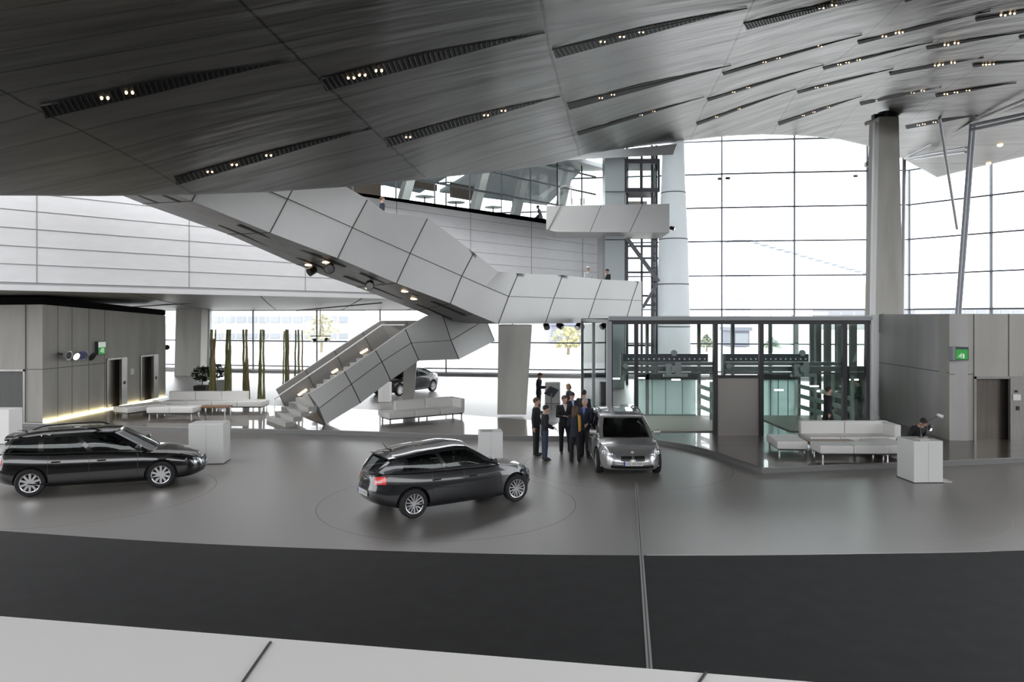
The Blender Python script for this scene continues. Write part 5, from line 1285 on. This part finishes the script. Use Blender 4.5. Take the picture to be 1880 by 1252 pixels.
hatch = dict(L=4.23, W=1.75, wr=.318, ax=(-1.26,1.4), belt=[(-2.11,.93),(-1.9,.965),(-1.2,.945),(.5,.9),(.9,.9),(1.4,.845),(1.9,.77),(2.11,.69)], sill=[(-2.11,.34),(-1.4,.2),(1.5,.19),(1.9,.21),(2.11,.27)],
             gh=(1.0,.2,-1.62,-1.98), roof=[(-1.62,1.29),(-1.0,1.385),(-.3,1.43),(.2,1.385)], win=[(.08,.46),(.5,.84)], handles=(-.72,.2), gaps=(.95,-.02,-.82), hpaint=True, nf=3.0, nr=3.4, crown=.05, spoiler=True, antenna=True, hw=(.14,.84), tl=(.7,.95), tly=.5, tlx=.88, rw=(.1,.1,.86), pair=True, spokes=7, ghin=.03, ph=(.42,.33), tumble=.2)
sedan = dict(L=4.84, W=1.85, wr=.33, ax=(-1.5,1.39), belt=[(-2.42,.95),(-2.1,1.0),(-1.5,.99),(-1,.965),(.7,.93),(1.0,.92),(1.6,.865),(2.1,.79),(2.42,.715)], sill=[(-2.42,.36),(-1.6,.22),(1.6,.2),(2.1,.22),(2.42,.27)],
             gh=(1.15,.25,-1.0,-1.75), roof=[(-1.0,1.38),(-.3,1.46),(.25,1.42)], win=[(.08,.46),(.5,.88)], handles=(-.8,.1), gaps=(.86,-.15,-1.0), hpaint=True, crown=.055, hw=(.12,.84), ghin=.02)
silver = dict(wagon); silver['rails'] = M_BLACK; silver['hpaint'] = True
def place(wheel_front, wheel_rear, ax):
    """two ground points under the axles -> origin and heading"""
    d = (wheel_front-wheel_rear); a = math.atan2(d.y, d.x); mid = (wheel_front+wheel_rear)/2; off = (ax[0]+ax[1])/2; o = mid-Vector((math.cos(a), math.sin(a), 0))*off; return Vector((o.x,o.y,0)), a
# black estate: wheels on the near (right-hand) side stand at these floor points
def car_from_near_wheels(fr, rr, S, side):
    f, r = G(*fr), G(*rr); d = f-r; a = math.atan2(d.y, d.x); n = Vector((-math.sin(a), math.cos(a), 0)); o = S['W']/2-.12
    sh = n*o*side; return place(f+sh, r+sh, S['ax'])
o, a = car_from_near_wheels((298,894), (54,911), wagon, 1)
Car('black_estate_car', 'black estate car with roof rails seen from its side at the left edge', o, a, PB_, wagon)
o, a = car_from_near_wheels((944,920), (760,950), hatch, 1)
Car('hatchback_car', 'dark grey hatchback with a bright red tail lamp on the open floor', o, a, PG_, hatch)
c = G(1152,867); a = math.radians(-90.5); o = Vector((c.x, c.y, 0))-Vector((math.cos(a), math.sin(a), 0))*1.39
Car('silver_estate_car', 'silver estate car facing the viewer beside the standing group', o, a, PS_, silver)
o, a = car_from_near_wheels((730,727), (796,718), sedan, -1)
Car('black_saloon_car', 'black saloon car far back, partly behind the short concrete column', o, a, PB_, sedan)
o = PZ(1640,36.5,0); Car('black_car', 'black car mostly hidden between the pavilion and the right concrete block', o, math.radians(160), PB_, dict(sedan))
o = PZ(300,52,0)
# ================================================================ people
M_SKIN = mat('skin', (.5,.3,.22), .55); M_SKIN2 = mat('skin_tan', (.42,.24,.16), .55)
M_SUIT = mat('suit_black', (.011,.011,.015), .8); M_SUITB = mat('suit_navy', (.013,.016,.032), .8); M_SUITG = mat('suit_charcoal', (.024,.024,.027), .8)
M_JEAN = mat('jeans_blue', (.04,.055,.095), .85); M_SHOE = mat('shoe_black', (.01,.009,.009), .35); M_SHOER = mat('shoe_brown', (.08,.02,.018), .4)
M_HB = mat('hair_dark', (.015,.011,.009), .6); M_HBR = mat('hair_brown', (.07,.035,.018), .6); M_HBL = mat('hair_blond', (.4,.27,.12), .6); M_HGR = mat('hair_grey', (.4,.38,.36), .6)
M_SHIRT = mat('shirt_white', (.6,.6,.62), .7); M_SHIRTB = mat('shirt_blue', (.1,.14,.4), .7); M_SCARF = mat('mustard_scarf', (.42,.24,.04), .8); M_EYE = mat('eye_dark', (.02,.015,.01), .3); M_LIP = mat('lips', (.35,.12,.1), .5)
def remesh(mb, name, m, parent, vox, sm=4):
    o = mb.build(name, m, None, world=False, link=True)
    md = o.modifiers.new('r', 'REMESH'); md.mode = 'VOXEL'; md.voxel_size = vox
    ms = o.modifiers.new('s', 'SMOOTH'); ms.iterations = sm; ms.factor = .5
    dg = bpy.context.evaluated_depsgraph_get(); dg.update()
    me = bpy.data.meshes.new_from_object(o.evaluated_get(dg)); o.modifiers.clear(); o.data = me
    me.polygons.foreach_set('use_smooth', [True]*len(me.polygons)); me.materials.clear(); me.materials.append(m); o.parent = parent; return o
def V3(*a): return Vector(a)
def person(label, loc, face, h=1.78, arms=None, legs=None, lean=0, head=(0,0), top='jacket', mt=M_SUIT, ml=M_SUIT, ms=M_SHOE, hair='short', mh=M_HB, shirt=M_SHIRT, female=False, tie=None, skin=M_SKIN, z=0, scarf=None, sit=False, group=None, vox=.0085, legs_on=True):
    """face: heading in radians (0 = looking to +x). local frame: +y forward, +x to the person's right."""
    e = thing('person', label, 'person', (loc[0], loc[1], z), face-math.pi/2, group); k = h/1.75
    sw = .185 if not female else .165; R_lean = Matrix.Rotation(-lean, 3, 'X'); hipz = .93
    if sit: hipz = .55
    def up(v): v = Vector(v); return (R_lean@(v-V3(0,0,hipz))+V3(0,0,hipz))*k if True else v
    arms = arms or [((.12,.02,-1),(.05,.15,-1)),((-.12,.02,-1),(-.05,.15,-1))]
    legs = legs or [((.02,.0,-1),(.0,-.03,-1)),((-.02,.03,-1),(0,-.02,-1))]
    sc = 0 if not sit else hipz-.93
    torso = [(.90,.155,.105),(.98,.15,.1),(1.08,.135 if not female else .12,.095),(1.2,.155 if not female else .14,.11),(1.32,.175 if not female else .155,.115),(1.42,.16,.1),(1.48,.09,.07)]
    def loft(mb, secs, fn, n=18, grow=0):
        rows = [[fn((math.cos(2*math.pi*i/n)*(rx+grow), math.sin(2*math.pi*i/n)*(ry+grow)+(.012 if z_ > 1.25 else 0), z_+sc)) for i in range(n)] for z_, rx, ry in secs]
        mb.grid(rows, 0, True); o_ = len(mb.v)-n*len(secs); mb.f.append([o_+i for i in range(n)][::-1]); mb.m.append(0); mb.f.append([o_+(len(secs)-1)*n+i for i in range(n)]); mb.m.append(0)
    b = MB(); loft(b, torso, up)
    Rh = R_lean@Matrix.Rotation(head[0], 3, 'Z')@Matrix.Rotation(head[1], 3, 'X')
    nk = up((0,-.005,1.44+sc)); hc = up((0,.025,1.535+sc))+Rh@V3(0,.0,.1)*k
    b.tube([nk, (nk+hc)/2, hc], [.062*k,.055*k,.05*k], 12)
    hd = lambda p: hc+Rh@(Vector(p)*k)
    b.ell(hc, (.077*k,.095*k,.112*k), 20, 14, rot=Rh); b.ell(hd((0,.02,-.06)), (.055*k,.065*k,.06*k), 14, 10, rot=Rh)
    b.tube([hd((0,.085,.012)), hd((0,.112,-.03)), hd((0,.088,-.04))], [.008*k,.016*k,.012*k], 8); b.ell(hd((0,.075,-.095)), (.02*k,.018*k,.015*k), 8, 6)
    for s in (-1,1): b.ell(hd((s*.078,-.005,-.01)), (.011*k,.022*k,.034*k), 8, 6, rot=Rh)
    J = []
    for s, (d1, d2) in zip((1,-1), arms):
        sh = up((s*sw,0,1.405+sc)); d1 = (R_lean@Vector(d1)).normalized(); d2 = (R_lean@Vector(d2)).normalized()
        el = sh+d1*.29*k; wr = el+d2*.25*k
        b.ell(sh, (.062*k,.062*k,.06*k), 12, 8); b.tube([sh, sh.lerp(el,.5), el, el.lerp(wr,.4), wr], [.052*k,.047*k,.04*k,.04*k,.027*k], 12)
        pn = V3(-s*1.0,.0,0) if abs(d2.z) > .6 else V3(0,0,-1); pn = (pn-d2*pn.dot(d2)).normalized(); sd = d2.cross(pn).normalized()
        if sd.y*1 < 0 and abs(d2.z) > .6: sd = -sd
        if abs(d2.z) <= .6: sd = V3(-s,0,0)-d2*(V3(-s,0,0)).dot(d2); sd.normalize()
        pc = wr+d2*.05*k; M3 = Matrix((sd, d2, pn)).transposed(); b.ell(pc, (.04*k,.055*k,.017*k), 12, 8, rot=M3)
        for f, (o_, ln) in enumerate(((.028,.078),(.01,.088),(-.009,.082),(-.027,.064))):
            p0 = wr+d2*.085*k+sd*o_*k; dirs = [(d2+pn*.3).normalized(), (d2*.8+pn*.75).normalized(), (d2*.35+pn).normalized()]; pts = [p0-d2*.02*k, p0]; 
            for q_, w_ in zip(dirs, (.42,.33,.25)): pts.append(pts[-1]+q_*ln*w_*k)
            b.tube(pts, [.0095*k,.0092*k,.0088*k,.0082*k,.007*k], 7)
        p0 = wr+d2*.025*k+sd*.03*k; b.tube([p0, p0+(sd*.8+d2*.6)*.035*k, p0+(sd*.75+d2*1.2+pn*.4)*.05*k], [.013*k,.0105*k,.008*k], 7)
        J.append((sh, el, wr, d2))
    LG = []
    for s, (d1, d2) in zip((1,-1), legs):
        hp = V3(s*.085,0,.9+sc)*k; d1 = Vector(d1).normalized(); d2 = Vector(d2).normalized(); kn = hp+d1*.42*k; an = kn+d2*.4*k
        if not sit: an.z = .08*k
        b.tube([hp, hp.lerp(kn,.5), kn, kn.lerp(an,.35), an], [.085*k,.075*k,.055*k,.054*k,.035*k], 12)
        tf = V3(s*.12,1,0).normalized(); b.ell(an+tf*.055*k-V3(0,0,.045*k), (.038*k,.11*k,.032*k), 12, 8, rot=Matrix.Rotation(-s*.12,3,'Z')); LG.append((hp, kn, an, tf, s))
    remesh(b, 'body', skin, e, vox, 3)
    # clothes
    g = .02; c = MB(); hem = .8 if top == 'jacket' else .93
    ts = [(hem,.168,.125),(.92,.165,.12)] if top == 'jacket' else [(hem,.16,.115)]
    ts += [(1.0,.155,.112),(1.1,.148 if not female else .132,.108),(1.22,.168 if not female else .15,.122),(1.33,.19 if not female else .17,.125),(1.42,.18 if not female else .16,.11),(1.475,.105,.08)]
    loft(c, ts, up)
    for sh, el, wr, d2 in J:
        c.ell(sh, (.077*k,.077*k,.07*k), 12, 8); c.tube([sh, sh.lerp(el,.5), el, el.lerp(wr,.5), wr-d2*.005], [.068*k,.062*k,.054*k,.05*k,.04*k], 12)
    if shirt is not M_SHIRT or top == 'jacket':
        c.tube([up((.055,.06,1.475+sc)), up((.02,.128,1.3+sc))], [.016*k,.014*k], 6); c.tube([up((-.055,.06,1.475+sc)), up((-.02,.128,1.3+sc))], [.016*k,.014*k], 6)
    remesh(c, 'jacket' if top == 'jacket' else 'sweater', mt, e, .012, 3)
    c = MB(); loft(c, [(.84,.16,.115),(.92,.162,.118),(.99,.155,.112)], lambda p: Vector(p)*k)
    for hp, kn, an, tf, s in LG: c.tube([hp+V3(0,0,.03), hp.lerp(kn,.5), kn, kn.lerp(an,.5), an+V3(0,0,-.02)], [.098*k,.09*k,.07*k,.066*k,.058*k], 14)
    remesh(c, 'trousers', ml, e, .012, 3)
    for hp, kn, an, tf, s in LG:
        c = MB(); R_ = Matrix.Rotation(-s*.12,3,'Z'); c.ell(an+tf*.06*k-V3(0,0,.042*k), (.047*k,.14*k,.037*k), 14, 10, rot=R_); c.tube([an-V3(0,0,.04), an+V3(0,0,.02)], [.048*k,.046*k], 12); c.build('shoe', ms, e, world=False, smooth=True)
    if top == 'jacket':
        c = MB(); rows = []
        for zz_, w in ((1.475,.05),(1.42,.045),(1.35,.028),(1.27,.004)):
            rows.append([up((x, .146-.03*max(0, zz_-1.36)/.115*1.1, zz_+sc)) for x in (-w,0,w)])
        c.grid(rows); c.tube([up((-.055,.03,1.485+sc)), up((0,.085,1.465+sc)), up((.055,.03,1.485+sc))], .018*k, 7); c.build('shirt', shirt, e, world=False, smooth=True)
        if tie: c = MB(); c.bar(up((0,.135,1.45+sc)), up((0,.158,1.3+sc)), .035*k, .012); c.build('tie', tie, e, world=False)
    # hair
    c = MB(); c.ell(hd((0,-.02,.03)), (.088*k,.1*k,.1*k), 18, 12, rot=Rh); c.ell(hd((0,.03,.075)), (.07*k,.06*k,.042*k), 14, 8, rot=Rh)
    if hair == 'long':
        c.tube([hd((0,-.05,.03)), hd((0,-.085,-.08)), hd((0,-.1,-.2)), hd((0,-.1,-.3))], [.085*k,.08*k,.07*k,.03*k], 12)
        for s in (-1,1): c.tube([hd((s*.07,-.02,.03)), hd((s*.085,-.02,-.1)), hd((s*.08,-.03,-.2))], [.03*k,.03*k,.02*k], 8)
    if hair == 'bob': c.ell(hd((0,-.05,-.03)), (.1*k,.08*k,.1*k), 16, 10, rot=Rh)
    if hair != 'hat': remesh(c, 'hair', mh, e, .011, 2)
    else:
        remesh(c, 'hair', mh, e, .011, 2); c = MB(); c.lathe([(0,.16),(.09,.15),(.1,.08),(.17,.065),(.17,.055),(.09,.06)], 20, hc); c.build('hat', M_SHIRT, e, world=False, smooth=True)
    for s in (-1,1):
        c = MB(); c.ell(hd((s*.03,.083,.012)), (.012*k,.008*k,.007*k), 8, 6, rot=Rh); c.build('eye', M_EYE, e, world=False)
    c = MB(); c.ell(hd((0,.088,-.062)), (.022*k,.008*k,.006*k), 8, 6, rot=Rh); c.build('mouth', M_LIP, e, world=False)
    if scarf:
        c = MB(); c.tube([up((.06,.02,1.49)), up((.13,-.09,1.43)), up((.155,-.15,1.2)), up((.15,-.14,.98))], [.035,.045,.05,.04], 10); c.tube([up((-.08,.02,1.48+sc)), up((0,.08,1.47+sc)), up((.08,.02,1.48+sc)), up((0,-.08,1.49+sc)), up((-.08,.02,1.48+sc))], .03, 8)
        remesh(c, 'scarf', scarf, e, .012, 2)
    return e, J, e.matrix_basis
rad = math.radians
GP = 'group of people talking in dark suits'
FOLD = [((.2,.35,-1),(-.55,.8,.12)),((-.2,.35,-1),(.55,.8,.12))]
FWD = [((.15,.25,-1),(-.1,.9,-.25)),((-.15,.25,-1),(.1,.9,-.3))]
def gp(px, py): p = G(px, py); return (p.x, p.y)
person("man in a charcoal suit behind the person in jeans, at the group's left", gp(984,836), rad(-15), 1.82, mt=M_SUITG, ml=M_SUITG, mh=M_HBR, arms=[((.1,-.15,-1),(.02,.1,-1)),((-.12,.1,-1),(-.1,.5,-1))], group=GP)
person('person in blue jeans and dark jacket holding both forearms forward', gp(1000,845), rad(8), 1.68, female=True, mt=M_SUIT, ml=M_JEAN, mh=M_HB, hair='short', arms=[((.1,.1,-1),(-.05,.9,-.35)),((-.1,.15,-1),(.1,.9,-.3))], legs=[((.02,.05,-1),(0,-.05,-1)),((-.02,-.02,-1),(0,0,-1))], head=(0,-.2), group=GP)
person('man facing the viewer with folded hands and an open white collar in the group', gp(1036,832), rad(-80), 1.85, mt=M_SUIT, ml=M_SUIT, mh=M_HBR, arms=FOLD, head=(.3,-.1), legs=[((.02,0,-1),(0,0,-1)),((-.18,.1,-1),(-.02,-.05,-1))], group=GP)
person('woman with long brown hair and a mustard scarf, seen from behind in the group', gp(1056,849), rad(80), 1.7, female=True, mt=M_SUITB, ml=M_SUIT, mh=M_HBR, hair='long', arms=FWD, head=(-.3,-.1), scarf=M_SCARF, legs=[((.06,0,-1),(.02,0,-1)),((-.06,.02,-1),(-.02,0,-1))], group=GP)
pr = person('man in a navy suit and blue shirt holding papers at the right of the group', gp(1074,839), rad(-110), 1.83, mt=M_SUITB, ml=M_SUIT, ms=M_SHOER, mh=M_HGR, shirt=M_SHIRTB, arms=[((.15,.15,-1),(-.35,.75,-.35)),((-.12,.1,-1),(.3,.8,-.35))], group=GP)
person('man bending his head forward, mostly hidden behind the middle of the group', gp(1049,816), rad(-70), 1.8, mt=M_SUIT, ml=M_SUIT, mh=M_HB, shirt=mat('shirt_light_blue', (.3,.38,.6), .7), head=(0,-.4), group=GP)
person('man seen from behind at the back of the group, right side', gp(1070,812), rad(60), 1.82, mt=M_SUIT, ml=M_SUIT, mh=M_HB, lean=.12, arms=FWD, group=GP)
person('blonde woman in a dark jacket standing behind the group', gp(1045,786), rad(200), 1.74, female=True, mt=M_SUITB, ml=M_SUIT, mh=M_HBL, hair='bob', head=(.3,-.2), group=GP)
# papers in hand
e, J, Mx = pr
for k, s in ((0,1),):
    c = Mx@(J[0][2]+J[0][3]*.1); q = MB(); q.box(c+Vector((-.04,-.03,0)), (.26,.18,.008), .3, rot=Matrix.Rotation(.3,3,'Z')@Matrix.Rotation(.25,3,'X')); tag(q.build('papers', M_PLATE), 'white sheets held by the man in the navy suit', 'papers')
e, J, Mx = person('man in a navy suit looking down at a phone, standing alone behind the group', gp(989,758), rad(-10), 1.82, mt=M_SUITB, ml=M_SUITB, mh=M_HBR, arms=[((.1,.2,-1),(-.15,1,-.05)),((-.1,.2,-1),(.15,1,.0))], head=(0,-.35))
c = Mx@(J[1][2]+J[1][3]*.12); q = MB(); q.box(c+Vector((.02,0,.01)), (.12,.07,.012), rad(-10)); tag(q.build('phone', M_TRIMB), 'dark phone in the hand of the lone man behind the group', 'phone')
# walking man inside the pavilion
p = PZ(1520,25.2,.17); person('man in a black suit walking to the right in front of the pavilion glass', (p.x, p.y), rad(0), 1.8, mt=M_SUIT, ml=M_SUIT, mh=M_HB, z=.17, arms=[((.1,-.3,-1),(.02,.1,-1)),((-.1,.3,-1),(-.05,.8,-.5))], legs=[((.02,.35,-1),(0,.1,-1)),((-.02,-.25,-1),(0,-.4,-1))])
# person at the desk
p = G(1678,887)+Vector((.6,1.2,0)); e, J, Mx = person('dark-haired person in black leaning over the white desk on the right', (p.x, p.y), rad(-75), 1.72, mt=M_SUIT, ml=M_SUIT, mh=M_HB, top='sweater', lean=.55, arms=[((.35,.2,-1),(-.5,.9,-.35)),((-.35,.2,-1),(.5,.9,-.35))], head=(.3,-.2), female=False, z=0)
# people on the bridge and upper level
def bridge_person(px, ytop, d, h): return zat(ytop, d)-h
p = PZ(701,33,0); person('man in a dark suit walking on the stair bridge, near the roof', (p.x, p.y), rad(20), 1.8, z=zat(361,33)-1.8, mt=M_SUITB, ml=M_SUIT, mh=M_HBR, head=(0,0), vox=.012)
p = PZ(1080,38.4,0); person('person in white with a white hat on the level part of the bridge', (p.x, p.y), rad(-60), 1.72, z=zat(487,38.4)-1.8, mt=M_SHIRT, ml=M_SHIRT, mh=M_HBL, hair='hat', vox=.012)
p = PZ(1116,39.6,0); person('dark-haired person in a dark suit on the bridge, beside the one in white', (p.x, p.y), rad(200), 1.75, z=zat(494,39.6)-1.75, mt=M_SUIT, ml=M_SUIT, mh=M_HB, head=(0,-.2), vox=.012)
p = WP(20.6,0,-.8); person('person in dark clothes sitting behind the upper glazing beside the white balcony', (p.x, p.y), rad(180), 1.75, z=10.45, mt=M_SUITG, ml=M_SUIT, mh=M_HB, top='sweater', sit=True, legs=[((.1,1,-.1),(0,0,-1)),((-.1,1,-.1),(0,0,-1))], arms=FWD, lean=.3, vox=.012)
q = MB(); c = Vector((p.x, p.y, 10.45)); q.box(c+Vector((0,.0,.22)), (.5,.5,.44), bev=.03); tag(q.build('stool', M_TRIMB, smooth=True), 'black upholstered stool under the person behind the upper glazing', 'stool')
p = PZ(1581,30.8,0); person('blurred person in dark green seated behind the right end of the pavilion', (p.x, p.y), rad(170), 1.75, z=0, mt=mat('dark_green_cloth', (.04,.055,.04), .8), ml=M_SUIT, mh=M_HBR, top='sweater', lean=.2, arms=FWD, vox=.012)
# ================================================================ light and camera
w = bpy.data.worlds.new('world'); SC.world = w; w.use_nodes = True; nt = w.node_tree
bg = nt.nodes['Background']; tc = nt.nodes.new('ShaderNodeTexCoord'); sp = nt.nodes.new('ShaderNodeSeparateXYZ'); cr = nt.nodes.new('ShaderNodeValToRGB')
nt.links.new(tc.outputs['Generated'], sp.inputs[0]); nt.links.new(sp.outputs[2], cr.inputs[0]); nt.links.new(cr.outputs[0], bg.inputs[0])
cr.color_ramp.elements[0].position = 0; cr.color_ramp.elements[0].color = (.93,.95,.98,1); cr.color_ramp.elements[1].position = 1; cr.color_ramp.elements[1].color = (1,1,1,1)
bg.inputs[1].default_value = 4.7
cam = bpy.data.cameras.new('camera'); co = bpy.data.objects.new('camera', cam); COL.objects.link(co); SC.camera = co
co.location = (0,0,HC); co.rotation_euler = (math.pi/2,0,0)
cam.sensor_fit = 'HORIZONTAL'; cam.sensor_width = 36; cam.lens = 36*F/1880; cam.clip_end = 900; cam.clip_start = .05
cam.shift_y = -(1252/2-YH)/1880
SC.view_settings.view_transform = 'Standard'; SC.view_settings.look = 'None'; SC.view_settings.gamma = 1; SC.view_settings.use_curve_mapping = False
SC.view_settings.exposure = 0
SC.cycles.use_denoising = True; SC.cycles.max_bounces = 10; SC.cycles.diffuse_bounces = 5; SC.cycles.transparent_max_bounces = 24; SC.cycles.glossy_bounces = 4
SC.cycles.sample_clamp_indirect = 6; SC.cycles.caustics_reflective = False; SC.cycles.caustics_refractive = False
